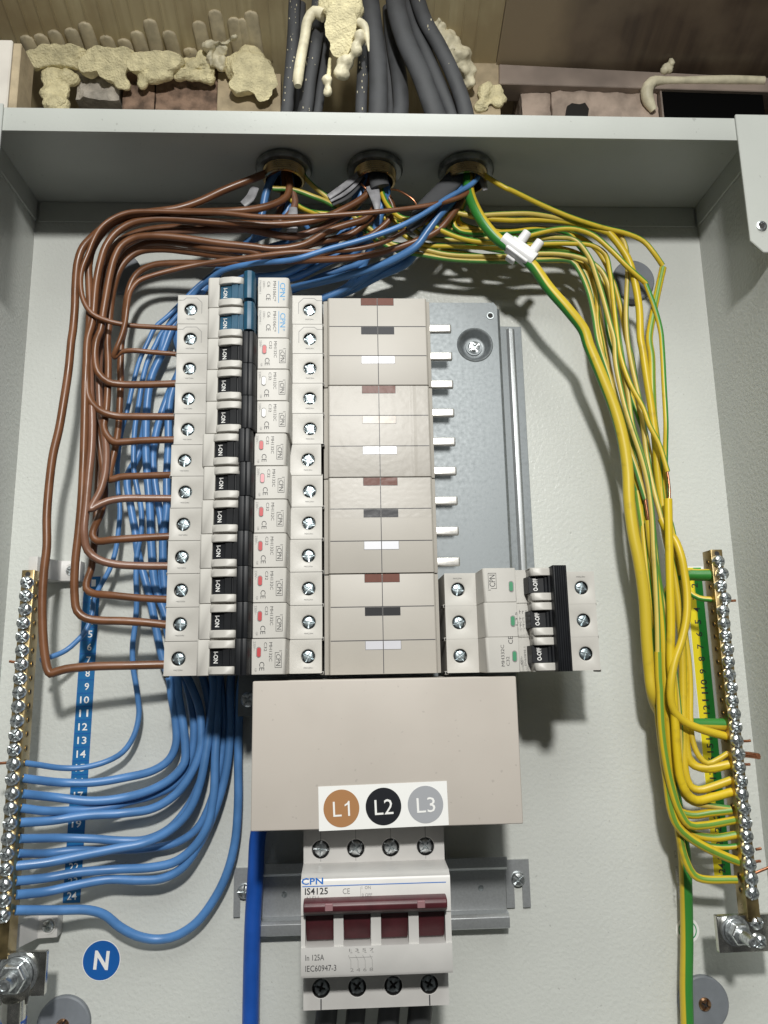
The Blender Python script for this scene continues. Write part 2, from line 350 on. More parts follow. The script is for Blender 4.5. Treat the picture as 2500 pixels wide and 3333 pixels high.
def holed(b, x0, x1, z0, z1, d, cx, cz, r, depth, m=0, mw=0, n=20):
    """a flat cell with a round well in it"""
    an = sorted([2*PI*k/n for k in range(n)]+[math.atan2(z-cz, x-cx) % (2*PI) for x in (x0, x1) for z in (z0, z1)])
    out = []; inn = []
    for a in an:
        c_, s_ = math.cos(a), math.sin(a); t = 1e9
        if abs(c_) > 1e-9: t = min(t, ((x1 if c_ > 0 else x0)-cx)/c_)
        if abs(s_) > 1e-9: t = min(t, ((z1 if s_ > 0 else z0)-cz)/s_)
        out.append((cx+c_*t, cz+s_*t, d)); inn.append((c_, s_))
    k = len(an)
    rings = [out]+[[(cx+c_*rr, cz+s_*rr, dd) for c_, s_ in inn] for rr, dd in ((r+.35, d), (r, d-.35), (r, d-depth))]
    vs = [p for rg in rings for p in rg]
    b.add(vs, [(j*k+i, j*k+(i+1) % k, (j+1)*k+(i+1) % k, (j+1)*k+i) for j in range(2) for i in range(k)], m)
    n0 = len(b.v)-len(vs)
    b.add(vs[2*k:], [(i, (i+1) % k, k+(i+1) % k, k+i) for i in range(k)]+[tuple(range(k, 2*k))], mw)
def spheres(parts, nz=.22, fr=.09, sub=3, seed=0):
    """lumpy foam: spheres pushed about by two octaves of noise; parts = (x, z, d, rx, rz, rd)"""
    b = MB(); bm0 = bmesh.new(); bmesh.ops.create_icosphere(bm0, subdivisions=sub, radius=1)
    base = [v.co.copy() for v in bm0.verts]; fs = [tuple(v.index for v in f.verts) for f in bm0.faces]; bm0.free()
    for i, (x, z, d, rx, rz, rd) in enumerate(parts):
        vs = []
        for c_ in base:
            p = Vector((x+c_.x*rx, z+c_.y*rz, d+c_.z*rd))
            q = p*fr+Vector((seed*9.1, i*3.7*0, 0))
            k = 1+nz*noise.noise(q)*1.4+nz*.55*noise.noise(q*2.7)+nz*.25*noise.noise(q*6.5)
            vs.append((x+c_.x*rx*k, z+c_.y*rz*k, d+c_.z*rd*k))
        b.add(vs, fs)
    return b

def blob(parts, nz=.2, seed=0, vox=.9, sub=3, cuts=()):
    """lumpy foam: overlapping lumps fused into one skin, then roughened; returns a thing with .build like MB"""
    b = spheres(parts, nz*.8, .09, 2, seed)
    me = b.mesh('foam', []); o = bpy.data.objects.new('foam', me); C.objects.link(o)
    md = o.modifiers.new('r', 'REMESH'); md.mode = 'VOXEL'; md.voxel_size = vox*.001
    ms = o.modifiers.new('s', 'SMOOTH'); ms.factor = .6; ms.iterations = 5
    dg = bpy.context.evaluated_depsgraph_get(); m2 = bpy.data.meshes.new_from_object(o.evaluated_get(dg)); bpy.data.objects.remove(o)
    r = MB()
    for v in m2.vertices:
        p = Vector((v.co.x*1000, v.co.z*1000, -v.co.y*1000)); n_ = Vector((v.normal.x, v.normal.z, -v.normal.y)); q = p+Vector((seed*7.3, 0, 0))
        k = noise.noise(q*.13)*2.6*nz*5+noise.noise(q*.37)*.6*nz*5+noise.noise(q*1.0)*.3*nz*5-.25*max(0, noise.noise(q*.8+Vector((40, 0, 0))))*nz*5
        p = p+n_*k*.9
        for (nx_, nz_, nd_, lim) in cuts:
            e_ = p.x*nx_+p.y*nz_+p.z*nd_-lim-noise.noise(q*.3)*.35
            if e_ > 0: p -= Vector((nx_, nz_, nd_))*e_
        r.v.append(tuple(p))
    r.f = [tuple(f.vertices) for f in m2.polygons]; r.m = [0]*len(r.f)
    return r
# ================================================================ the enclosure
enc = thing('metal_enclosure', 'open light grey metal enclosure holding all the wiring and breakers', 'enclosure', (19, -270, 0))
MB().box(-205, 243, -270, 305, -1.6, 0).build('back_panel', M['coat'], enc)
MB().box(-206.2, -204, -270, 305, .02, 84).build('side_panel', M['coat'], enc)
MB().box(242, 244.2, -270, 305, .02, 84).build('side_panel', M['coat'], enc)
MB().box(-203.9, 241.9, 304, 305.4, .02, 82.6).build('top_panel', M['coat_lip'], enc)
MB().box(-204, 242, -271.4, -270, -1.6, 84).build('bottom_panel', M['coat'], enc)
MB().box(-201.5, 239.5, 289.6, 303.9, .1, 1.7).build('top_flange', M['coat_lip'], enc, .3)
for x0, x1 in ((-203.9, -202.4), (240.4, 241.9)):
    MB().box(x0, x1, 289.6, 303.9, 2.4, 80).build('top_flange', M['coat_lip'], enc, .3)
MB().box(-206.2, 244.2, 293.9, 308.5, 82.7, 84.2).build('front_lip', M['coat_lip'], enc, .5, 2, 35)
br = MB().ext([(227.2, 309.8), (227.2, 229), (234, 222), (248, 222), (248, 309.8)], 84.4, 86, 'xz').build('corner_bracket', M['coat_lip'], enc, .4)
b = MB(); b.lathe((234.3, 238, 86), [(2.9, .1), (2.9, .9), (2.2, 1.2), (1.7, .5)], 'd', 20, 0); b.cyl((234.3, 238, 86), 1.8, .5, 'd', 16, 1)
b.build('hollow_rivet', [M['zinc'], M['dark']], br, smooth=40)
MB().ext([(-189.2, 309.8), (-189.2, 229), (-196, 222), (-210, 222), (-210, 309.8)], 84.4, 86, 'xz').build('corner_bracket', M['coat_lip'], enc, .4)
tw = thing('white_post', 'upright white post beside the left end of the top lip', 'post', (-196, 309.9, 60))
e0, e1 = (-197.9, 348.2, 64), (-210.3, 393.3, 34)
MB().box(-250, e0[0], 310.2, (-198.9, 370.9, 64)[1], 40, 64).build('post_face', M['tanwall'], tw, .8)
MB().box(e0[0]+.2, e0[0]+5, 310.2, (-198.9, 370.9, 64)[1]-1.5, 44, 63).build('post_side', M['ply'], tw, .5)

# ---- round plugs over the fixing holes
for px, pz, lab, ps in ((192.7, 249.3, 'grey round plug behind the green and yellow wires at the top right', 0),
                        (-147, 252.4, 'grey round plug half hidden behind the brown wires at the top left', 0),
                        (196.6, -189.8, 'grey disc with a bronzed cross screw at the bottom right', 1),
                        (-155.8, -187.7, 'grey disc at the bottom edge under the letter N sticker', 1)):
    t = thing('round_plug', lab, 'plug', (px, pz, 0), 'grey discs over the fixing holes')
    MB().lathe((px, pz, 0), [(14.2, .2), (14.2, 2.6), (13.4, 3.3), (0.01, 3.5)], 'd', 40, 0, True).build('disc', M['plug'], t, smooth=40)
    if ps:
        inst('screw', cross_screw(3.5, 1.8, 1.2, M['copper_screw'], M['dark']), t, (px, pz, 3.4), Euler((0, .5, 0)))
    elif px > 0:
        MB().lathe((px-2, pz-12.5, 0), [(5, .1), (5, 2.4), (.01, 2.5)], 'd', 20, 0).build('dark_gap', M['dark'], t)  # near-black disc paints the dark gap below the plug

# ---- glands
for gx, lab in ((-37.4, 'left brass gland with brown wires spreading from it'), (18.8, 'middle brass gland with stripped silvery wires'), (75.8, 'right brass gland with a flat grey cable end')):
    t = thing('brass_gland', lab, 'cable gland', (gx, 296, 42), 'brass glands under the top panel')
    MB().lathe((gx, 303.9, 42), [(12.6, 0), (16.2, 0), (17.3, -1.2), (17.5, -3.2), (16.4, -4.6), (13.4, -4.7), (12.7, -3.5)], 'z', 40).build('lock_ring', M['lockring'], t, smooth=50)
    pr = [(12.9, -4.4)]
    for k in range(5): pr += [(13.0, -4.6-k*1.3), (12.35, -5.2-k*1.3)]
    pr += [(12.4, -11), (11.2, -11.2), (10.9, -10.4), (10.9, 0)]
    MB().lathe((gx, 303.9, 42), pr, 'z', 40).build('threaded_tube', M['brass'], t, smooth=30)
    MB().cyl((gx, 302.5, 42), 10.8, 1.2, 'z', 24).build('dark_bore', M['dark'], t)

# ================================================================ breakers
SC = cross_screw(3.15, 1.3, .6, M['zinc_blue'], M['dull_screw'], name='terminal_screw')
def screw_at(me, parent, x, z, d, name='terminal_screw', turn=None):
    return inst(name, me, parent, (x, z, d), Euler((0, random.uniform(0, 1.57) if turn is None else turn, 0)))
H = 8.72
def pole_body(b, x, z, mirror=False, ears=((4.4, 8.2), (-8.2, -4.4)), lugs=True):
    """one pole, 81.5 wide: two stepped shoulders with screw wells and the raised middle; x of its left end, z of its middle"""
    s = -1 if mirror else 1; xo = x+81.5 if mirror else x
    X = lambda a: xo+s*a
    def bx(a0, a1, *r): b.box(min(X(a0), X(a1)), max(X(a0), X(a1)), *r)
    for a0, a1, hx in ((0, 19.6, 7.3), (64.5, 81.5, 74.4)):
        l, r = sorted((X(a0), X(a1)))
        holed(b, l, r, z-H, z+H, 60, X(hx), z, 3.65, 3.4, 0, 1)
        b.box(l, r, z-H, z+H, 22, 56.5)
        for q in (0, 1): b.box(*((l, l+.7) if q else (r-.7, r)), z-H, z+H, 56, 59.98)
        b.box(l, r, z-H, z-H+.6, 56, 59.97); b.box(l, r, z+H-.6, z+H, 56, 59.97)
    prof = [(19.2, 22), (19.2, 60.4), (20.6, 79.6), (21.4, 80.4), (26.9, 80.6), (27.0, 71), (47.4, 71), (47.6, 81), (62.6, 81), (64.0, 80.4), (64.5, 79), (64.7, 60.4), (64.8, 22)]
    b.ext([(X(a), d) for a, d in prof], z-H, z+H, 'xd')
    for z0, z1 in ears:
        b.ext([(X(a), d) for a, d in [(26.4, 72), (26.4, 80.9), (29, 82.2), (34, 83), (38.6, 82.4), (39.8, 81), (39.8, 72)]], z+z0, z+z1, 'xd')
    bx(27, 40, z+8.2, z+H, 71, 80.2); bx(27, 40, z-H, z-8.2, 71, 80.2)
    if lugs:
        for a in (-.9, 80.6): bx(a, a+1.8, z-H-.9, z-H+.9, 50, 58.4, 2)
def breaker(x, z, kind, lab, group):
    t = thing('circuit_breaker', lab, 'circuit breaker', (x, z, 22), group)
    b = MB(); pole_body(b, x, z)
    b.build('body', [M['ivory'], M['dark'], M['dark']], t, .28, 1, 40)
    lm = M['blue_lever'] if kind == 'six' else M['black']
    tg = MB().ext([(x+27.2, 71.5), (x+27.2, 79.2), (x+33.3, 80.4), (x+33.5, 81.3), (x+37, 81.7), (x+37.1, 81), (x+37.7, 81), (x+37.8, 81.8), (x+41.4, 82.2), (x+41.4, 71.5)], z-4.3, z+4.3, 'xd').build('toggle', lm, t, .12)
    text('I-ON', 5.6, 2.3, M['white'], tg, (x+29.9, z, 79.85), -90, tilt=-11, bold=.015)
    b = MB()
    if kind == 'six':
        b.ext([(x+40.9, 72), (x+40.4, 86), (x+41.2, 89.2), (x+43, 90.4), (x+45.4, 90), (x+46.6, 88), (x+46.6, 72)], z-7.9, z+7.9, 'xd'); b.box(x+39.5, x+42, z-6, z-3.5, 72, 84)
    else:
        b.ext([(x+40.4, 72), (x+40.4, 88.8), (x+41.1, 89.8), (x+43.4, 90), (x+43.6, 89.3), (x+44.1, 89.3), (x+44.3, 89.9), (x+46.2, 89.5), (x+47.3, 86.5), (x+47.3, 72)], z-8.75, z+8.75, 'xd')
    b.build('lever', lm, t, .3, 2, 40)
    for sx in (7.3, 74.4): screw_at(SC, t, x+sx, z, 58)
    for sx in (7.3, 74.4): text('MAX2.5Nm', 4.6, .75, M['ink'], t, (x+sx, z-5.9, 60.06), 180 if sx < 20 else 0)
    F = 81.06
    if kind == 'six':
        for c_, d_ in ((7.3, 1), (74.4, -1)):
            b = MB(); pts = [(c_-7.2, z+5.6), (c_-4.2, z+5.6), (c_-2.6, z+7), (c_+3.4, z+7), (c_+6.2, z+4.2), (c_+6.2, z-2.5)] if d_ > 0 else [(c_+7.1, z+5.6), (c_+4.2, z+5.6), (c_+2.6, z+7), (c_-3.4, z+7), (c_-6.2, z+4.2), (c_-6.2, z-2.5)]
            for (xa, za), (xb, zb_) in zip(pts, pts[1:]):
                nx_, nz2 = -(zb_-za), xb-xa; l_ = math.hypot(nx_, nz2); nx_, nz2 = nx_/l_*.16, nz2/l_*.16
                b.ext([(x+xa-nx_, za-nz2), (x+xb-nx_, zb_-nz2), (x+xb+nx_, zb_+nz2), (x+xa+nx_, za+nz2)], 59.95, 60.05)
            b.build('moulded_line', M['ink_grey'], t)
        text('CPN', 8.3, 2.9, M['ink_lt'], t, (x+60.9, z+1.4, F), -90, bold=.012)
        MB().box(x+58.6, x+58.95, z-6.2, z+6.6, 81.02, 81.1).build('blue_rule', M['ink_lt'], t)
        text('®', 1.2, 1.2, M['ink_lt'], t, (x+61.6, z-4.2, F), -90)
        text('MH106C*', 11.8, 1.7, M['ink'], t, (x+56.6, z+.6, F), -90)
        text('C6', 3.3, 1.6, M['ink'], t, (x+53.4, z+4.6, F), -90); text('CE', 3.8, 2.4, M['ink'], t, (x+53.2, z-2.9, F), -90)
        text('230V~', 4.6, 1.2, M['ink_grey'], t, (x+50.8, z+4.3, F), -90); text('EN60898-1', 7.8, 1.1, M['ink_grey'], t, (x+48.8, z+3, F), -90)
    else:
        text('CPN', 5.6, 2.3, M['ink'], t, (x+60.8, z-1.7, F), -90)
        bx_ = MB()
        for a in ((59.1, 59.3, -5.4, 2), (62.3, 62.5, -5.4, 2), (59.1, 62.5, -5.4, -5.2), (59.1, 61.2, 1.8, 2), (61.2, 62.6, 2.6, 2.8)): bx_.box(x+a[0], x+a[1], z+a[2], z+a[3], 81.02, 81.1)
        bx_.build('logo_box', M['ink'], t)
        text('MH132C', 9.3, 1.55, M['ink'], t, (x+57, z+2.3, F), -90); text('C32', 4.4, 1.45, M['ink'], t, (x+54.4, z+4.8, F), -90)
        text('CE', 4.2, 2.5, M['ink'], t, (x+52.7, z-4.6, F), -90); text('230V~', 4.6, 1.3, M['ink_grey'], t, (x+49, z+5.2, F), -90); text('1|8', 1.6, 1.2, M['ink_grey'], t, (x+49.6, z-6.4, F), -90)
        fl = MB(); fl.ext([(x+51.1+1.25*math.cos(a), z+2.3+1.25*math.sin(a)+(1.4 if math.sin(a) > 0 else -1.4)) for a in [PI*2*k/16+.01 for k in range(16)]], 80.8, 81.25)
        fl.build('flag_window', M['ink_grey'], t)
        fl = MB(); fl.ext([(x+51.2+.95*math.cos(a), z+2.2+.95*math.sin(a)+(1.3 if math.sin(a) > 0 else -1.3)) for a in [PI*2*k/16+.01 for k in range(16)]], 81, 81.4)
        fl.build('flag', M[{'red': 'red', 'white': 'white', 'pale': 'pink'}[kind]], t)
    return t
ORD = ['first', 'second', 'third', 'fourth', 'fifth', 'sixth', 'seventh', 'eighth', 'ninth', 'tenth', 'eleventh', 'twelfth']
KIND = ['six', 'six', 'red', 'white', 'white', 'red', 'pale', 'red', 'red', 'red', 'red', 'red']
DX = [0, .2, .3, .2, .4, -.7, .1, -.3, -.5, -.4, -.3, -.6]
LABS = ['breaker with a blue lever at the very top of the column', 'lower of the two breakers with a blue lever',
        'topmost breaker with a black lever and a red flag', 'upper of the two black-levered breakers with a white flag', 'lower of the two black-levered breakers with a white flag',
        'black-levered red-flag breaker just below the two white-flag ones', 'black-levered breaker with a pale pink flag',
        'black-levered red-flag breaker just below the pale pink flag', 'black-levered red-flag breaker fourth from the bottom of the column',
        'black-levered red-flag breaker third from the bottom of the column', 'black-levered red-flag breaker second from the bottom of the column', 'black-levered red-flag breaker at the very bottom of the column']
ROW = [199.3-17.7*i for i in range(12)]
protos = {}
for i in range(12):
    k = KIND[i]; x, z = -95.2+DX[i], ROW[i]
    if k not in protos: protos[k] = breaker(x, z, k, LABS[i], 'breakers stacked in the left column')
    else:
        t = copy_tree(protos[k]); t.location = V(x, z, 22); t['label'] = LABS[i]
        for o in t.children:
            if o.name.startswith('terminal_screw'): o.rotation_euler.y = random.uniform(0, 1.57)

# ---- three pole breaker
t3 = thing('three_pole_breaker', 'wide three pole breaker switched off with one ridged black lever', 'circuit breaker', (92, -5, 22))
x3 = 51.4; Z3 = [38.4, 20.9, 3.4]
b = MB()
for z in Z3: pole_body(b, x3, z, True)
b.build('body', [M['ivory'], M['dark'], M['dark']], t3, .28, 1, 40)
X3 = lambda a: x3+81.5-a
for z in Z3:
    tg = MB().ext([(X3(27.2), 71.5), (X3(27.2), 82), (X3(31), 82), (X3(31.4), 80.8), (X3(32.4), 80.8), (X3(33), 80.2), (X3(40.6), 79), (X3(41.4), 71.5)], z-4.3, z+4.3, 'xd').build('toggle', M['black'], t3, .12)
    text('O-OFF', 6.4, 2.3, M['white'], tg, (X3(37.2), z, 79.8), 90, tilt=-9, bold=.02)
    for sx in (7.3, 74.4): screw_at(SC, t3, X3(sx), z, 58)
    fl = MB().ext([(82.9+1.3*math.cos(a), z+1.35*math.sin(a)-.8+(1.5 if math.sin(a) > 0 else -1.5)) for a in [PI*2*k/16+.01 for k in range(16)]], 80.8, 81.25).build('flag_window', M['ink_grey'], t3)
    MB().ext([(82.8+.95*math.cos(a), z+1*math.sin(a)-.8+(1.35 if math.sin(a) > 0 else -1.35)) for a in [PI*2*k/16+.01 for k in range(16)]], 81, 81.4).build('flag', M['green_flag'], fl)
b = MB(); px = [(103.4, 72), (102.4, 88.5)]
for k in range(6): px += [(102.8+k*1.15, 90-.12*k), (103.4+k*1.15, 90-.12*k), (103.5+k*1.15, 89.3-.12*k), (103.9+k*1.15, 89.3-.12*k)]
px += [(109.8, 88.6), (109.2, 72)]
b.ext(px, -5.2, 47.2, 'xd').build('lever', M['black'], t3, .15, 1, 40)
F = 81.06
text('CPN', 6.2, 3, M['ink'], t3, (73.3, 40.6, F), 90)
b = MB()
for a in ((71.2, 71.4, 36.6, 44.6), (75.2, 75.4, 36.6, 44.6), (71.2, 75.4, 44.4, 44.6), (72.4, 75.4, 36.6, 36.8), (71, 72.4, 35.8, 36)): b.box(*a, 81.02, 81.1)
b.build('logo_box', M['ink'], t3)
text('MH332C', 10.6, 1.7, M['ink'], t3, (76.9, 3, F), 90); text('C32', 4.6, 1.6, M['ink'], t3, (79.4, .2, F), 90); text('CE', 3.8, 2.4, M['ink'], t3, (81.2, 10.6, F), 90)
text('400V~', 4.4, 1.1, M['ink'], t3, (86.2, .4, F), 90); text('EN60898-1', 9.2, 1.1, M['ink'], t3, (88.2, 2.5, F), 90); text('10000', 5, 1.2, M['ink'], t3, (90.6, .2, F), 90)
b = MB()
for a in ((89.7, 89.8, -2.6, 3), (91.4, 91.5, -2.6, 3), (89.7, 91.5, -2.7, -2.6), (89.7, 91.5, 3, 3.1)): b.box(*a, 81.02, 81.1)
for k, z in enumerate((24.6, 21.2, 17.8)):
    for q in range(3): b.box(86.3+q*1.5, 87.3+q*1.5, z+.2*q, z+.2*q+.22, 81.02, 81.1); b.box(86.4+q*1.5, 86.6+q*1.5, z-1, z+1-.5*q, 81.02, 81.1)
b.build('circuit_diagram', M['ink'], t3)
text('1 3 5', 6.6, 1, M['ink'], t3, (84.8, 21.2, F), 90); text('2 4 6', 6.6, 1, M['ink'], t3, (91.3, 21.2, F), 90)
for sx in (7.3, 74.4): text('MAX2.5Nm', 4.8, .8, M['ink'], t3, (X3(sx), 44.3, 60.06), 0)

# ================================================================ busbar pan, tongues and shrouds
pan = thing('busbar_pan', 'galvanised steel pan carrying the busbar tongues, right of the shrouds', 'mounting pan', (20, -28, 0))
b = MB(); b.box(-64, 62, -28, 227.8, 10.5, 12); b.box(62, 97.4, -28, 181, 10.5, 12)
holed(b, 62, 97.4, 181, 216.6, 12, 82.1, 198.8, 10.6, .4); b.f.pop(); b.m.pop()
b.ext([(62, 216.6), (97.4, 216.6), (97.4, 225), (95.5, 227.8), (62, 227.8)], 10.5, 12)
b.build('pan_face', M['galv'], pan)
b = MB(); b.ext([(97.5, 11.9), (99.3, 10.5), (100.2, 2.5), (100.2, .8), (99, .7), (97.5, 9)], -28, 224, 'xd'); b.ext([(100.3, 2.4), (115, 1.8), (115, .6), (100.3, .7)], 3, 216, 'xd'); b.build('folded_edge', M['galv'], pan, .2)
MB().ext([(104.5, 1.9), (106.5, 3.6), (109, 3.6), (110.5, 1.9)], 3, 214, 'xd').build('stiffening_rib', M['galv2'], pan, .3, 2, 50)  # lighter steel paints the bright streak along the fold
MB().lathe((82.1, 198.8, 12), [(11.6, .03), (11, .5), (10.2, .2), (9.4, -1), (7.6, -4.6), (6.8, -5.2), (5.4, -5.2), (5.2, -4.2), (.01, -4.2)], 'd', 40).build('dished_boss', M['galv'], pan, smooth=50)
screw_at(cross_screw(4, 2, 1.1, M['zinc'], M['dull_screw']), pan, 82.1, 198.8, 7.8, 'pan_screw')
MB().lathe((92.8, 218.7, 12), [(2.6, .02), (2.4, .5), (1.7, .5), (1.5, .05), (.01, .04)], 'd', 20).build('pierced_hole', M['dull_screw'], pan, smooth=40)
MB().lathe((92.8, 218.7, 12), [(1.5, .06), (.01, .08)], 'd', 16).build('hole', M['dark'], pan)
screw_at(cross_screw(4.2, 2, 1.1, M['zinc'], M['dull_screw']), pan, -58.3, -18.7, 12, 'pan_screw')
MB().box(-62, 98, -10, 178, 2, 10.4).build('pan_riser', M['galv'], pan)
pm = MB().box(47.6, 62.4, -2.55, 2.55, 43.4, 46.2).mesh('tongue', [M['busbar']], bevel=1.0, seg=3, smooth=40)
for k in range(9): inst('busbar_tongue', pm, pan, (0, 194.5-17.4*k, 0))
MB().box(40, 48.5, -4, 206, 12, 49).build('busbar_stack', M['shroud'], pan)
PC = ['brown', 'grey', 'white', 'brown', 'tan', 'white', 'brown', 'grey', 'white', 'brown', 'black', 'lilac']
M['patch_brown'] = mat('brown_patch', (.14, .052, .036, 1), .6, spec=.3, var=.1, vscale=200); M['patch_grey'] = mat('dark_grey_patch', (.045, .045, .05, 1), .6, spec=.3)
M['patch_white'] = mat('white_patch', (.66, .66, .70, 1), .3); M['patch_tan'] = mat('tan_patch', (.33, .25, .17, 1), .35, var=.3, vscale=300, tint='#777064')
M['patch_black'] = mat('black_patch', (.018, .018, .02, 1), .6, spec=.3); M['patch_lilac'] = mat('pale_grey_patch', (.52, .52, .56, 1), .35)
SL = ['top busbar shroud with brown, dark grey and white patches', 'second busbar shroud from the top, wrapped in shiny clear tape', 'third busbar shroud from the top, just under the taped one', 'bottom busbar shroud above the plain beige cover, with brown, black and pale grey patches']
BND = [206.9-17.7*i for i in range(13)]
for s_ in range(4):
    zt, zb = BND[3*s_]-.3, BND[3*s_+3]+.3
    t = thing('busbar_shroud', SL[s_], 'busbar shroud', (18, zb, 22), 'shrouds clipped over the busbars')
    MB().ext([(-13, 24), (-13, 55.5), (-10.6, 56.2), (-10.4, 59), (-9.6, 59.8), (45.6, 59.8), (46.4, 59), (46.6, 56.2), (48.6, 55.5), (48.6, 24)], zb, zt, 'xd').build('shell', M['shroud'], t, .3, 2, 40)
    b = MB(); b.box(17.8, 18.2, zb+.3, zt-.3, 59.7, 59.86)
    for r in (1, 2): b.box(-9.6, 45.6, BND[3*s_+r]-.22, BND[3*s_+r]+.22, 59.7, 59.87)
    b.build('seam_line', M['groove'], t)
    for r in range(3):
        z1 = BND[3*s_+r]-.35; c = PC[3*s_+r]
        for xa, xb in ((8.7, 17.75), (18.25, 27.3)):
            b = MB(); b.box(xa, xb, z1-4.3, z1, 59.8, 59.92, 0)
            b.box(xa-.15 if xa < 17 else xa, xa if xa < 17 else xb+.15, z1-4.45, z1, 59.75, 59.9, 1) if xa < 17 else b.box(xb, xb+.15, z1-4.45, z1, 59.75, 59.9, 1)
            b.box(xa, xb, z1-4.45, z1-4.3, 59.75, 59.9, 1)
            b.build('colour_patch', [M['patch_'+c], M['groove']], t)
    if s_ in (1, 2):
        b = MB(); nx, nz_ = 60, 56; z0 = zb-.2 if s_ == 1 else zb+30; vs = []
        for j in range(nz_+1):
            for i in range(nx+1):
                x = -9.9+55.6*i/nx; z = z0+(zt+.1-z0)*j/nz_
                vs.append((x, z, 60.05+.12*abs(noise.noise(Vector((x*.22, z*.3, s_))))+(.25 if i in (50, 51) and s_ == 1 else 0)))
        b.add(vs, [(j*(nx+1)+i, j*(nx+1)+i+1, (j+1)*(nx+1)+i+1, (j+1)*(nx+1)+i) for j in range(nz_) for i in range(nx)])
        b.build('clear_tape', M['tape'], t, smooth=180)

# ---- plain cover with the phase sticker
cv = thing('plain_cover', 'large plain beige plastic cover below the breakers', 'cover', (18, -77, 20))
b = MB(); b.box(-47.6, 83.3, -77, -7.2, 77, 80); b.build('front', M['beige'], cv, .9, 3, 35)
for a in ((-47.5, -45.2, -76.8, -7.4, 24, 77.4), (81, 83.2, -76.8, -7.4, 24, 77.4), (-45, 80.8, -9.6, -7.4, 24, 77.4)): MB().box(*a).build('side', M['beige'], cv, .3)
st = thing('phase_sticker', 'white sticker with brown, black and grey discs lettered L1, L2 and L3', 'sticker', (15.8, -67.2, 80))
def turned(cx_, cz_, pts, ang):
    c_, s__ = math.cos(math.radians(ang)), math.sin(math.radians(ang)); return [(cx_+x*c_-z*s__, cz_+x*s__+z*c_) for x, z in pts]
A = 1.0
MB().ext(turned(15.8, -66.95, [(-31.1, -10.1), (31.1, -10.1), (31.1, 10.1), (-31.1, 10.1)], A), 80.05, 80.2).build('paper', M['white'], st)
for dx, tx, cc in ((-20.2, 'L1', (.36, .18, .075, 1)), (0, 'L2', (.007, .008, .012, 1)), (20.3, 'L3', (.33, .34, .36, 1))):
    (px_, pz_), = turned(15.8, -67.2, [(dx, 0)], A)
    dk = MB().lathe((px_, pz_, 80.2), [(8.6, 0), (8.6, .08), (.01, .08)], 'd', 48).build('colour_disc', mat('disc_'+tx, cc, .4), st)
    if tx == 'L1':
        g = MB(); 
        for pl in ([(-4.2, -3.4), (-.2, -3.4), (-.2, -2.6), (-3.3, -2.6), (-3.3, 3.4), (-4.2, 3.4)], [(2.9, -3.4), (3.8, -3.4), (3.8, 3.4), (3.2, 3.4), (2.6, 2.5), (1.4, 1.8), (1.4, 1), (2.9, 1.8)]):
            g.ext(turned(px_+.2, pz_-.2, pl, 2), 80.3, 80.4)
        g.build('lettering', M['white'], dk)
    else: text(tx, 8.9, 6.9, M['white'], dk, (px_+.2, pz_-.2, 80.4), A+1)

# ================================================================ isolator on its rail
rail = thing('mounting_rail', 'galvanised top hat rail behind the isolator', 'mounting rail', (19, -145, 0))
b = MB(); b.ext([(-108.2, 9.6), (-113.6, 9.6), (-115.2, 8), (-115.6, 2.5), (-137.6, 2.5), (-138, 8), (-139.6, 9.6), (-145, 9.6), (-145.6, 8.9), (-145, 8.3), (-140.3, 8.2), (-139.3, 7.2), (-138.8, 1.2), (-114.4, 1.2), (-114, 7.2), (-113, 8.2), (-108.2, 8.3)], -50, 88, 'zd').build('channel', M['galv2'], rail, .3, 2, 50)
def slot_tab(x0, x1, sx):
    b = MB(); z0, z1 = -137.2, -111.7; c_ = sx
    b.box(x0, c_-2.4, z0, z1, .6, 1.8); b.box(c_+2.4, x1, z0, z1, .6, 1.8); b.box(c_-2.4, c_+2.4, -121, z1, .6, 1.8); return b
slot_tab(88.2, 101.9, 95.2).build('end_tab', M['galv2'], rail); slot_tab(-66, -50.2, -60).build('end_tab', M['galv2'], rail)
CS = cross_screw(4, 2.4, 1.1, M['zinc'], M['dull_screw'])
screw_at(CS, rail, 95.2, -121.9, 1.8, 'rail_screw'); screw_at(CS, rail, -60, -123.8, 1.8, 'rail_screw')
for hx in (-37.6, 73.6): MB().lathe((hx, -126, 2.5), [(1.7, .02), (1.6, .3), (1.1, .3), (1, .04), (.01, .04)], 'd', 20).build('rail_hole', M['dull_screw'], rail, smooth=40)
iso = thing('main_isolator', 'white four pole main switch with a dark red lever under the plain cover', 'main switch', (11, -163, 12))
xl, xr = -23.6, 46.8; b = MB()
P4 = [-15.1, 2.4, 19.9, 37.4]
for k, hx in enumerate(P4):
    a0, a1 = xl+17.6*k, xl+17.6*(k+1)
    holed(b, a0, a1, -97, -79, 60, hx, -90.3, 4.35, 3, 0, 1, 24); holed(b, a0, a1, -162.6, -143.5, 60, hx, -153.3, 4.35, 3, 0, 1, 24)
b.box(xl, xr, -162.6, -79, 12, 56.8)
for z0, z1 in ((-97, -79), (-162.6, -143.5)):
    b.box(xl, xl+.8, z0, z1, 56, 59.98); b.box(xr-.8, xr, z0, z1, 56, 59.98); b.box(xl, xr, z0, z0+.8, 56, 59.97); b.box(xl, xr, z1-.6, z1, 56, 59.97)
b.ext([(-96.6, 22), (-96.6, 60.3), (-97.2, 76), (-98, 77), (-99, 79.6), (-100, 80.2), (-114.6, 80.2), (-114.8, 72), (-128.2, 72), (-128.4, 80.2), (-140, 80.2), (-141.4, 79.4), (-141.8, 60.4), (-141.8, 22)], xl, xr, 'zd')
for a0, a1 in ((-8.4, -3.9), (9, 13.7), (26.7, 31.4), (xl, -21.6), (44, xr)): b.box(a0, a1, -128.6, -114.5, 71, 79.4)
ib = b.build('body', [M['white_pl'], M['dark']], iso, .3, 1, 40)
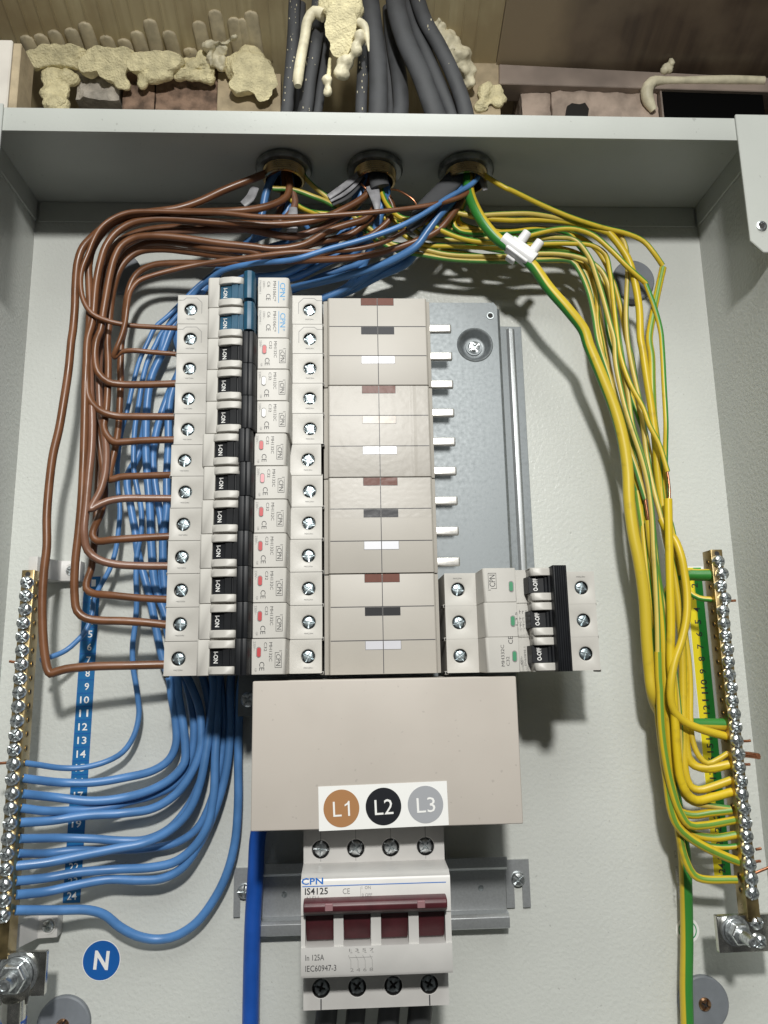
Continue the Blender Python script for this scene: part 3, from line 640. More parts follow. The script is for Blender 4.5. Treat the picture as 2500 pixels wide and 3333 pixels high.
for k, hx in enumerate(P4):
    MB().box(hx-.12, hx+.12, -86, -79.3, 59.9, 60.04).build('terminal_slit', M['groove' if k in (0, 3) else 'ink_grey'], iso)
    MB().box(hx-.12, hx+.12, -96, -94.7, 59.9, 60.04).build('terminal_slit', M['ink_grey'], iso)
    if k in (0, 3): MB().box(hx-.3, hx+.3, -162.5, -157.9, 59.9, 60.05).build('terminal_slit', M['groove'], iso)
IS = cross_screw(3.85, 1.8, .8, M['zinc'], M['dull_screw'], name='terminal_screw'); ID = cross_screw(3.85, 1.6, 1.1, M['dull_screw'], M['dark'], name='terminal_screw')
for hx in P4: screw_at(IS, iso, hx, -90.3, 57.6); screw_at(ID, iso, hx, -153.3, 57.6)
hd = MB().ext([(-107, 76), (-106.9, 83.6), (-107.5, 86.2), (-109, 87.2), (-111.2, 86.8), (-112.8, 85), (-114, 80), (-114.2, 76)], -22.2, 44.4, 'zd').build('lever', M['maroon'], iso, .6, 3, 40)
for hx in (-10.4, 32.2): MB().box(hx-1.8, hx+1.8, -111, -107.9, 86, 87.35).build('locking_tab', mat('worn_maroon', (.26, .14, .15, 1), .4), hd, .2)
for k, (a0, a1) in enumerate(((-21.4, -8.6), (-3.7, 8.8), (13.9, 26.5), (31.6, 43.8))):
    MB().ext([(-113.5, 72), (-113.5, 78.4), (-119, 77.2), (-127, 74), (-128, 72.2)], a0, a1, 'zd').build('toggle', M['maroon'], iso, .3, 2, 40)
F = 80.27
text('CPN', 10.2, 3, M['ink_blue'], iso, (-18.3, -99.7, F), 0, bold=.02)
MB().box(xl+.6, xr-2, -102.1, -101.75, 80.22, 80.3).build('blue_rule', M['ink_blue'], iso)
text('IS4125', 10.8, 3, M['ink'], iso, (-16.4, -104.1, 80.27), 0, bold=.015); text('415V~', 8, 2, M['ink_grey'], iso, (-17.6, -107.3, 80.27))
text('CE', 3.4, 2.5, M['ink_grey'], iso, (-2.4, -104.5, F)); text('I  ON', 4.2, 1.4, M['ink_grey'], iso, (7, -103.2, F)); text('0 OFF', 4.8, 1.4, M['ink_grey'], iso, (7.3, -106.4, F))
b = MB(); b.box(4.3, 4.42, -106.8, -102.8, 80.22, 80.29)
for k in range(4):
    x = -.6+3.3*k; b.box(x, x+.15, -137.6, -134.5, 80.22, 80.29); b.ext([(x, -134.5), (x+.15, -134.5), (x-1, -132.2), (x-1.15, -132.2)], 80.22, 80.29); b.box(x-.2, x+.8, -131.2, -131.05, 80.22, 80.29); b.box(x+.2, x+.3, -131.2, -129.6, 80.22, 80.29)
b.box(-1, 9.6, -133.2, -133.05, 80.22, 80.29); b.build('circuit_diagram', M['ink_grey'], iso)
text('In 125A', 8.6, 2.5, M['ink'], iso, (-17.2, -132.6, F)); text('IEC60947-3', 14.2, 2.6, M['ink'], iso, (-14.4, -137.2, F)); text('1 3 5 7', 11.4, 1.3, M['ink_grey'], iso, (4.4, -130, F)); text('2 4 6 8', 10.6, 1.5, M['ink_grey'], iso, (4.4, -138.4, F))
for k, (hx, r_) in enumerate(((-12, 5.6), (3, 5), (20, 5.6), (36, 6.2))):
    b = MB(); b.tube([(hx, -158, 34), (hx-1, -172, 34), (hx-4, -200, 30), (hx-6, -268, 20)], r_, 14)
    b.build('supply_cable', M['grey_pvc'], label=['first', 'second', 'third', 'fourth'][k]+' dark grey supply cable from the left under the main switch', cat='cable', group='supply cables under the main switch', smooth=60)

# ================================================================ terminal bars
BS = cross_screw(3.55, 3.2, 1.0, M['zinc'], M['dull_screw'], n=6, name='terminal_screw')
hole = MB(); hole.lathe((0, 0, 0), [(1.75, .06), (1.75, .3), (1.2, .3)], 'x', 14, 0); hole.lathe((0, 0, 0), [(1.3, .12), (.01, .12)], 'x', 14, 1)
def bar(name, lab, xc, z0, z1, n, zs, side, zbot):
    t = thing(name, lab, 'terminal bar', (xc, zbot, 30))
    b = MB(); b.box(xc-3.4, xc+3.4, zbot, z0+7, 29, 40); b.build('brass_bar', M['brass'], t, .5, 2, 35)
    hm = hole.mesh('wire_hole', [M['brass_dull'], M['dark']], smooth=40)
    for k in range(n):
        z = z0+(z1-z0)*k/(n-1)
        o = screw_at(BS, t, xc+random.uniform(-.3, .3)+(1.6 if zs and k in (1, 3) else 0)*side*-1, z, 40)
        inst('wire_hole', hm, t, (xc+side*3.4, z+random.uniform(-.1, .1), 34.5), Euler((0, 0, 0 if side > 0 else PI)))
    MB().lathe((xc, z0+4.6, 40), [(1.4, .05), (.01, .05)], 'd', 16).build('screw_hole', M['dark'], t)
    return t
nb = bar('neutral_bar', 'brass neutral bar with a row of bright screws at the left edge', -176.2, 47.4, -121.5, 24, False, 1, -142)
eb = bar('earth_bar', 'brass earth bar with a row of bright screws at the right edge', 212, 54.2, -122.5, 26, True, -1, -137)
def bracket(x0, x1, z, lab, sx):
    t = thing('plastic_bracket', lab, 'bracket', ((x0+x1)/2, z, 0), 'plastic feet under the terminal bars')
    s = 1 if sx > x0+4 and sx > (x0+x1)/2 else -1
    xa, xb = (x0, x1) if s > 0 else (x1, x0)
    b = MB(); b.ext([(xa, .2), (xa, 28.6), (xa+s*5, 28.6), (xa+s*8, 18), (xa+s*11, 9), (xb, 8), (xb, .2)], z-6, z+6, 'xd').build('foot', M['white_pl'], t, .5, 2, 40)
    MB().lathe((sx, z, 8), [(4.4, .04), (4.2, .7), (3.6, .7), (3.4, .1)], 'd', 24).build('rim', M['white_pl'], t, smooth=40)
    screw_at(cross_screw(3.2, 1.8, 1, M['zinc'], M['dull_screw']), t, sx, z, 8.1, 'bracket_screw'); return t
bracket(-181, -159, 57.5, 'white plastic foot at the top of the neutral bar', -164)
bracket(-181, -160, -136.5, 'white plastic foot at the bottom of the neutral bar', -165)
def stud(name, lab, x0, x1, z0, z1, d, bx_, bz, extra, k_=1.0, up=0):
    t = thing(name, lab, 'terminal', ((x0+x1)/2, z0, d-4))
    MB().box(x0, x1, z0, z1, d-3.4, d).build('plate', M['tin'], t, .5, 2)
    b = MB(); b.lathe((bx_, bz, d), [(10.2*k_, 0), (10.2*k_, 1.4), (8.6*k_, 1.6)], 'd', 40, 0, True); b.lathe((bx_, bz, d+1.6), [(8.4*k_, 0), (8.4*k_, 1.6), (5*k_, 1.8)], 'd', 32); b.build('washer', M['zinc'], t, smooth=40)
    MB().lathe((bx_, bz, d+3.4), [(7*k_, 0), (7.4*k_, .6), (7.4*k_, 4.6), (6.6*k_, 5.4), (3.6*k_, 5.4)], 'd', 6).build('nut', M['zinc'], t, .3)
    pr = [(3.7*k_, 0)]
    for k in range(7): pr += [(3.9*k_, 3+k*(1.3+up)), (3.5*k_, 3.6+k*(1.3+up))]
    pr += [(3.2*k_, 13+7*up), (2*k_, 13.2+7*up), (1.8*k_, 12.6+7*up), (.01, 12.4+7*up)]
    MB().lathe((bx_, bz, d+3), pr, 'd', 24).build('stud_bolt', M['zinc'], t, smooth=40)
    for ex, ez in extra: screw_at(BS, t, ex, ez, d, 'clamp_screw')
    return t
stud('neutral_stud', 'bright stud terminal with stacked washers below the neutral bar', -188, -154.2, -160, -139.6, 38, -168, -149.4, [(-182, -146), (-182.5, -154.5)])
stud('earth_stud', 'bright stud terminal with stacked washers below the earth bar', 192.4, 226, -152, -134, 38, 201.5, -141, [(213.4, -137.6), (214.2, -146.6)], .74, .5)
t = thing('crimp_lug', 'tinned crimp lug bolted below the neutral stud', 'cable lug', (-168, -170, 38))
MB().ext([(-176, -150), (-160, -150), (-161.5, -163), (-175, -163)], 38.2, 40, 'xz').build('palm', M['tin'], t, .3)
MB().tube([(-168, -160, 40), (-168, -166, 39.5), (-168, -173, 39)], [5.6, 5.9, 5.9], 20, ry=None).build('barrel', M['tin'], t, smooth=60)
b = MB(); b.tube([(-168, -169, 39), (-169, -185, 38), (-170, -220, 36), (-170, -268, 34)], 6.1, 20)
b.build('blue_cable', M['blue_deep'], label='short thick deep blue cable hanging from the crimp lug', cat='cable', smooth=60)
# ================================================================ number strips and stickers
t = thing('number_strip', 'blue strip of white numbers beside the neutral bar', 'label strip', (-155, -127, 0))
M['strip_blue'] = mat('strip_blue', (.01, .13, .33, 1), .4, var=.1, vscale=80); M['strip_yel'] = mat('strip_yellow', (.70, .58, .012, 1), .4); M['strip_grn'] = mat('strip_green', (.012, .30, .035, 1), .4)
cell = MB().box(-4.7, 4.7, -3.62, 3.62, .06, .2).mesh('number_cell', [M['strip_blue']])
for k in range(24):
    z = 51-7.6*k; x = -154.1-.075*k
    c = inst('number_cell', cell, t, (x, z, 0)); text(str(k+1), 2.6 if k < 9 else 5.2, 4.1, M['white'], c, (x+(.8 if k < 9 else 0), z, .28), 0, 'number', .012)
MB().ext([(-158.9, 54.9), (-149.3, 54.9), (-151.1, -127.4), (-160.7, -127.4)], .02, .08, 'xz').build('backing', M['blue_deep'], t)
t = thing('number_strip', 'yellow and green strip of black numbers beside the earth bar', 'label strip', (215, -124, 0))
MB().box(210.2, 222, -124.4, 56.2, .02, .07).build('backing', M['white'], t)
ya = MB().box(-5, 0, -3.74, 3.74, .08, .2).mesh('yellow_cell', [M['strip_yel']]); ga = MB().box(0, 5, -3.74, 3.74, .08, .2).mesh('green_cell', [M['strip_grn']])
for k in range(24):
    z = 51.8-7.48*k
    c = inst('yellow_cell', ya, t, (215.5, z, 0)); inst('green_cell', ga, t, (215.5, z, 0)); text(str(k+1), 2.8 if k < 9 else 5.4, 4, M['ink'], c, (215.3, z, .28), 88, 'number', .012)
t = thing('neutral_sticker', 'round blue sticker with a white letter N', 'sticker', (-137.9, -157.3, 0))
MB().lathe((-137.9, -157.3, 0), [(10.4, .02), (10.4, .12), (.01, .12)], 'd', 48).build('white_edge', M['white'], t)
MB().lathe((-137.9, -157.3, 0), [(10, .13), (10, .2), (.01, .2)], 'd', 48).build('blue_disc', mat('sticker_blue', (.01, .10, .36, 1), .35), t)
text('N', 8, 9.6, M['white'], t, (-137.8, -157.2, .3), -4, bold=.03)
t = thing('earth_sticker', 'small white earth sticker with a green ring, behind the thick earth cable', 'sticker', (191.9, -152.7, 0))
MB().lathe((191.9, -152.7, 0), [(6.8, .02), (6.8, .15), (.01, .15)], 'd', 40).build('white_disc', M['white'], t)
MB().lathe((191.9, -152.7, 0), [(5.3, .17), (5.3, .22), (4.7, .22), (4.7, .17)], 'd', 40).build('green_ring', mat('sticker_green', (.02, .28, .10, 1), .4), t)

# ================================================================ brown wires
def wire(name, lab, cat, group, parts):
    """parts: (part name, points, radius, material, phase, twist)"""
    if len(parts) == 1:
        _, p, r, mt, ph, tw_ = parts[0]
        return MB().tube(p, r, 12, ph=ph, tw=tw_).build(name, mt, label=lab, cat=cat, group=group, smooth=60)
    p0 = parts[0][1][0]; t = thing(name, lab, cat, p0, group)
    for pn, p, r, mt, ph, tw_ in parts: MB().tube(p, r, 12, ph=ph, tw=tw_).build(pn, mt, t, smooth=60)
    return t
BW = [
 ('thin brown wire into the left end of the topmost blue-levered breaker', 1.35, [(-99.4, 198.3, 37), (-113.2, 197, 41.4), (-127, 196.1, 46), (-137.5, 197.2, 49.3), (-145.6, 200.4, 52), (-150.4, 207.5, 52.9), (-152.4, 217.5, 54), (-151.7, 226.6, 55), (-148.6, 236.1, 55.4), (-145.9, 244.6, 55.7), (-142.6, 251.4, 56), (-136.9, 257.5, 55.7), (-127.5, 262.4, 55.3), (-112.5, 263.9, 54.7), (-94.8, 264, 54), (-72.1, 263, 55), (-51.3, 260.1, 56), (-30.5, 259.8, 56.6), (-7.8, 260.8, 57.2), (19.5, 262.8, 58), (42.7, 267.5, 55.4), (61.6, 273.2, 53.2), (72.3, 278.2, 52), (77.9, 285.5, 48.2), (78.5, 296.4, 44), (78.4, 303.5, 43)]),
 ('thin brown wire hooked up into the lower blue-levered breaker', 1.35, [(-99.3, 181.8, 37), (-112.7, 181.5, 40.7), (-124.3, 181.2, 44), (-129.7, 178.7, 47.6), (-132, 174.8, 50), (-132.6, 174.8, 50.3), (-131.2, 177.8, 52), (-128.2, 186, 52.7), (-126.2, 194.2, 53.3), (-125.3, 203.3, 54), (-124.2, 213.2, 53.3), (-120.1, 220.2, 52.7), (-111.6, 224.5, 52), (-85.7, 232.7, 50), (-55, 236.9, 51.2), (-35.2, 239.3, 52), (-15.3, 240.8, 51.3), (5.7, 242.8, 50.6), (24.2, 248.4, 50), (36.5, 256.7, 48.1), (50, 265.3, 46), (65.8, 280.1, 44.4), (75.3, 297, 43), (77, 304.5, 43)]),
 ('brown wire into the topmost red-flag breaker', 1.95, [(-98.7, 163.6, 37), (-112.6, 162.6, 38.3), (-129.8, 162, 40), (-137.5, 162.7, 42.1), (-142.9, 167.6, 44), (-145, 176.2, 44.7), (-144.3, 187.2, 45.5), (-142.2, 192.8, 46), (-141.3, 202.2, 46.3), (-139.7, 216.5, 46.7), (-138.2, 228.1, 47), (-136.2, 237.8, 47.2), (-132.5, 245.7, 47.5), (-125.4, 250.6, 47.7), (-113.7, 252, 48), (-95.8, 251.2, 47), (-77.8, 249, 46), (-56, 247.3, 44.8), (-42.3, 246.3, 44), (-24.9, 249.9, 43.4), (-10, 259.5, 42.8), (1.3, 264, 42.4), (12.6, 268.5, 42), (18.4, 276.9, 42), (17.7, 291.7, 42), (16.5, 303.4, 42)]),
 ('brown wire into the upper white-flag breaker', 1.95, [(-98.5, 143.3, 37), (-120.3, 142.6, 39.5), (-132.9, 142.6, 41), (-141, 145, 43.5), (-146.6, 151.5, 46), (-148.3, 163.3, 46.5), (-148.8, 186.3, 47.5), (-146.6, 196.6, 48), (-145.4, 220.2, 49), (-143.3, 234.5, 49.6), (-140.6, 244.1, 50), (-134.8, 253.1, 50), (-126.1, 259.2, 50), (-113.6, 261.8, 50), (-100.2, 262.3, 49.4), (-77.6, 261.1, 48.4), (-55.8, 260.7, 47.5), (-45, 260.8, 47), (-31.2, 262, 46.5), (-15.5, 265.2, 46), (-2.4, 271.5, 45.3), (10.9, 280.5, 44.5), (17.6, 288.7, 44), (17.3, 296.3, 43), (16, 304.4, 42)]),
 ('brown wire into the lower white-flag breaker', 1.9, [(-98.6, 129.4, 37), (-115.6, 128.6, 38.5), (-128.3, 127.4, 39.6), (-133.4, 127.3, 40), (-138, 131.8, 39), (-140.1, 137.6, 38), (-139.2, 145, 38), (-138.9, 157.2, 38), (-139.4, 176.1, 38), (-140.6, 190.5, 38), (-140.1, 201.3, 38), (-139.6, 216, 38), (-138.3, 226, 38), (-135.6, 236, 38), (-130.9, 243.1, 38), (-124.3, 247.7, 38), (-111.5, 249.3, 38), (-93.1, 247.8, 37.3), (-70, 245.1, 36.5), (-55.2, 243.7, 36), (-36.5, 248.6, 36.6), (-17.7, 254.5, 37.3), (3.1, 260, 38), (12.7, 267.5, 38.6), (19.4, 274.6, 39.1), (18.7, 293.1, 40), (16.9, 303.9, 42)]),
 ('brown wire into the red-flag breaker below the white-flag pair', 1.85, [(-98.6, 108.5, 37), (-115, 107.9, 37.4), (-129.6, 107.2, 37.8), (-135, 105.5, 38), (-135.8, 108.6, 37), (-135.5, 117.6, 34), (-134.2, 128.1, 32.7), (-133.7, 139.7, 31.3), (-134, 150.5, 30), (-134.1, 164.9, 30), (-134.8, 179.4, 30), (-134.8, 194.1, 30), (-133.7, 200.1, 30), (-133.2, 214.7, 30.8), (-130.7, 229.4, 31.5), (-125.9, 237.3, 32), (-117.2, 241.8, 32.3), (-98.5, 242.9, 32.8), (-79.7, 242.4, 33.4), (-57.2, 243.2, 34), (-41.3, 243.6, 34.4), (-17.8, 247.6, 35), (1.2, 253.7, 35.5), (20.3, 263.9, 36), (30, 275.5, 37.8), (22.6, 293.1, 40), (17.9, 303.4, 42)]),
 ('brown wire hooking over into the pale-flag breaker', 1.95, [(-98.8, 94.6, 37), (-113.8, 94.2, 39.7), (-126, 93.7, 42), (-133.8, 91.8, 44.1), (-139.7, 88.4, 46), (-141.8, 86.5, 47), (-141, 89.7, 46.1), (-138.3, 97.2, 44), (-136.7, 107.4, 42.1), (-137.1, 119.6, 40), (-139.6, 134, 37.8), (-142.9, 145.7, 36), (-144.7, 162.6, 36), (-145.4, 181.7, 36), (-145.2, 197.3, 36), (-144.1, 212.1, 36), (-142.7, 226.4, 37.2), (-140.2, 238.8, 38.2), (-135, 248.5, 39.2), (-126.8, 254.1, 40), (-115.8, 258.1, 40.3), (-92.7, 260, 40.9), (-60.2, 260.8, 41.7), (-50.1, 261.7, 42), (-36.2, 268.1, 42), (-30.6, 277.5, 42), (-33.5, 291.1, 42), (-35.9, 303.2, 42)]),
 ('brown wire looping into the breaker just below the pale-flag one', 1.95, [(-98.7, 72.8, 37), (-117.3, 71.6, 39.2), (-132, 70.4, 41), (-139.3, 69.9, 40.4), (-142.3, 73.1, 40), (-142.1, 78.7, 37.6), (-140.5, 86.9, 34), (-139.3, 98.8, 32.8), (-141.1, 112.8, 31.4), (-144.2, 127, 30), (-147.5, 145.8, 30), (-148.9, 164.9, 30), (-150.3, 194, 30), (-149, 200, 30), (-148.8, 215, 30), (-148.7, 230.1, 30), (-146.7, 245.4, 30), (-140.6, 256.4, 30.7), (-132.3, 262.4, 31.2), (-118.2, 266.2, 32), (-89.9, 267.5, 32.8), (-57.6, 266.7, 33.8), (-50.1, 264.5, 34), (-41.4, 273.6, 36.4), (-37.5, 287.7, 39.1), (-37.4, 303.2, 42)]),
 ('brown wire into the fourth breaker from the bottom', 2.0, [(-99.4, 55.9, 37), (-116.4, 55.9, 39.9), (-128.5, 56.7, 42), (-137.3, 59.2, 43.4), (-143.1, 64.2, 44.5), (-145, 74.2, 46), (-144.8, 87.2, 45.7), (-144.4, 104.8, 45.4), (-143.9, 122.7, 45), (-144.7, 141, 44.7), (-146.8, 159.5, 44.4), (-148.3, 187.9, 44), (-147.7, 193.5, 44.3), (-146.9, 207.6, 45), (-145.3, 226.6, 46), (-143.4, 241.4, 46), (-138.6, 252.5, 46), (-129.9, 259.6, 46), (-116.5, 263.8, 46), (-92.2, 264, 44.4), (-69.4, 262, 43), (-54.7, 259.6, 42), (-31.6, 256.5, 40.7), (-19.4, 261.2, 40), (-6.2, 268.3, 40.4), (5.2, 276.6, 40.7), (13.9, 287, 41), (15.5, 303.9, 42)]),
 ('brown wire into the third breaker from the bottom', 1.9, [(-99.2, 37.2, 37), (-116.3, 38.3, 37.5), (-133, 40.2, 38), (-141.4, 41.3, 36.7), (-145.4, 43.9, 36), (-145.8, 49.3, 34.1), (-144.8, 54.7, 32), (-144.6, 63.6, 30.6), (-145, 81.9, 27.8), (-145.8, 100.6, 25), (-146.1, 119.1, 25), (-146.8, 137.9, 25), (-146.9, 157.1, 25), (-147, 176.5, 25), (-147.4, 196.3, 25), (-146.3, 207.3, 25), (-146, 227.6, 25), (-144.2, 239.9, 25), (-139.8, 249, 25.6), (-132.4, 256, 26.2), (-123, 259.8, 26.9), (-104.7, 259.3, 28), (-80.8, 254.8, 28.8), (-57.9, 252.5, 29.6), (-46.5, 247.1, 30), (-17.8, 245, 34), (10.5, 245.2, 38), (29.3, 249.1, 40.2), (44.4, 253.8, 42), (56.8, 259.9, 43.1), (64, 267.7, 44), (70.6, 278.3, 44), (75.9, 291, 44), (77.5, 304, 43)]),
 ('brown wire into the second breaker from the bottom', 2.05, [(-99.5, 23.3, 37), (-111.1, 24.6, 39.5), (-122.8, 25.5, 42), (-134.6, 25.9, 43.9), (-141.7, 27.1, 45), (-146.5, 31, 45.2), (-148.4, 40.6, 45.5), (-148.8, 57.3, 46), (-148, 74.3, 46), (-147.5, 91.6, 46), (-147.6, 109.1, 46), (-147.9, 126.9, 46.2), (-148.4, 144.9, 46.5), (-148.9, 163.3, 46.7), (-148.9, 186.6, 47), (-148.4, 192.2, 47.2), (-148.6, 206.4, 47.6), (-149.7, 220.7, 48), (-150.4, 233, 48.6), (-148.8, 242.7, 49), (-143.8, 252.3, 49.5), (-136, 260.1, 50), (-122.7, 264.7, 50), (-104.7, 266.4, 50), (-82.1, 266.7, 50), (-61.1, 267.9, 50), (-54.1, 269.7, 48.8), (-43.2, 274.1, 47), (-35.5, 280.4, 45.3), (-33.8, 289.7, 44), (-35.5, 303.2, 42)]),
 ('brown wire hanging outside the others into the bottom breaker', 2.1, [(-99.6, 1.8, 37), (-118.1, 1.7, 40.4), (-137.3, 1.5, 44), (-150.4, 0.4, 45.8), (-155.2, -0.9, 46.6), (-158, -1.8, 47), (-159.3, -0, 47), (-160.6, 4, 47), (-162.8, 16.1, 47), (-164.7, 36.5, 47), (-165, 53.2, 46.5), (-164.6, 65.9, 46.1), (-165.9, 83.2, 45.5), (-166, 100.7, 45), (-165, 118.4, 45), (-162.6, 133.7, 45), (-161, 150.1, 45), (-159.5, 168.6, 45), (-158.9, 187.4, 45), (-158.4, 193.2, 45), (-157.9, 207.3, 45.7), (-158.1, 221.4, 46.4), (-157.3, 235.8, 47.1), (-154.7, 244.4, 47.6), (-149.6, 250.7, 48), (-142.4, 256.6, 49.1), (-131.5, 262.4, 50.4), (-117.7, 264.5, 52), (-100.1, 268.1, 50.9), (-86.8, 273.7, 50), (-73.4, 281.6, 49.1), (-56.2, 290.4, 48), (-45.5, 297.7, 45.1), (-37.8, 303.6, 43)]),
]
for i, (lab, r, p) in enumerate(BW):
    wire('brown_wire', lab, 'wire', 'brown wires from the glands to the breakers', [('insulation', p, r*1.1, M['brown_w' if i in (6, 8) else 'brown'], 0, 0)])
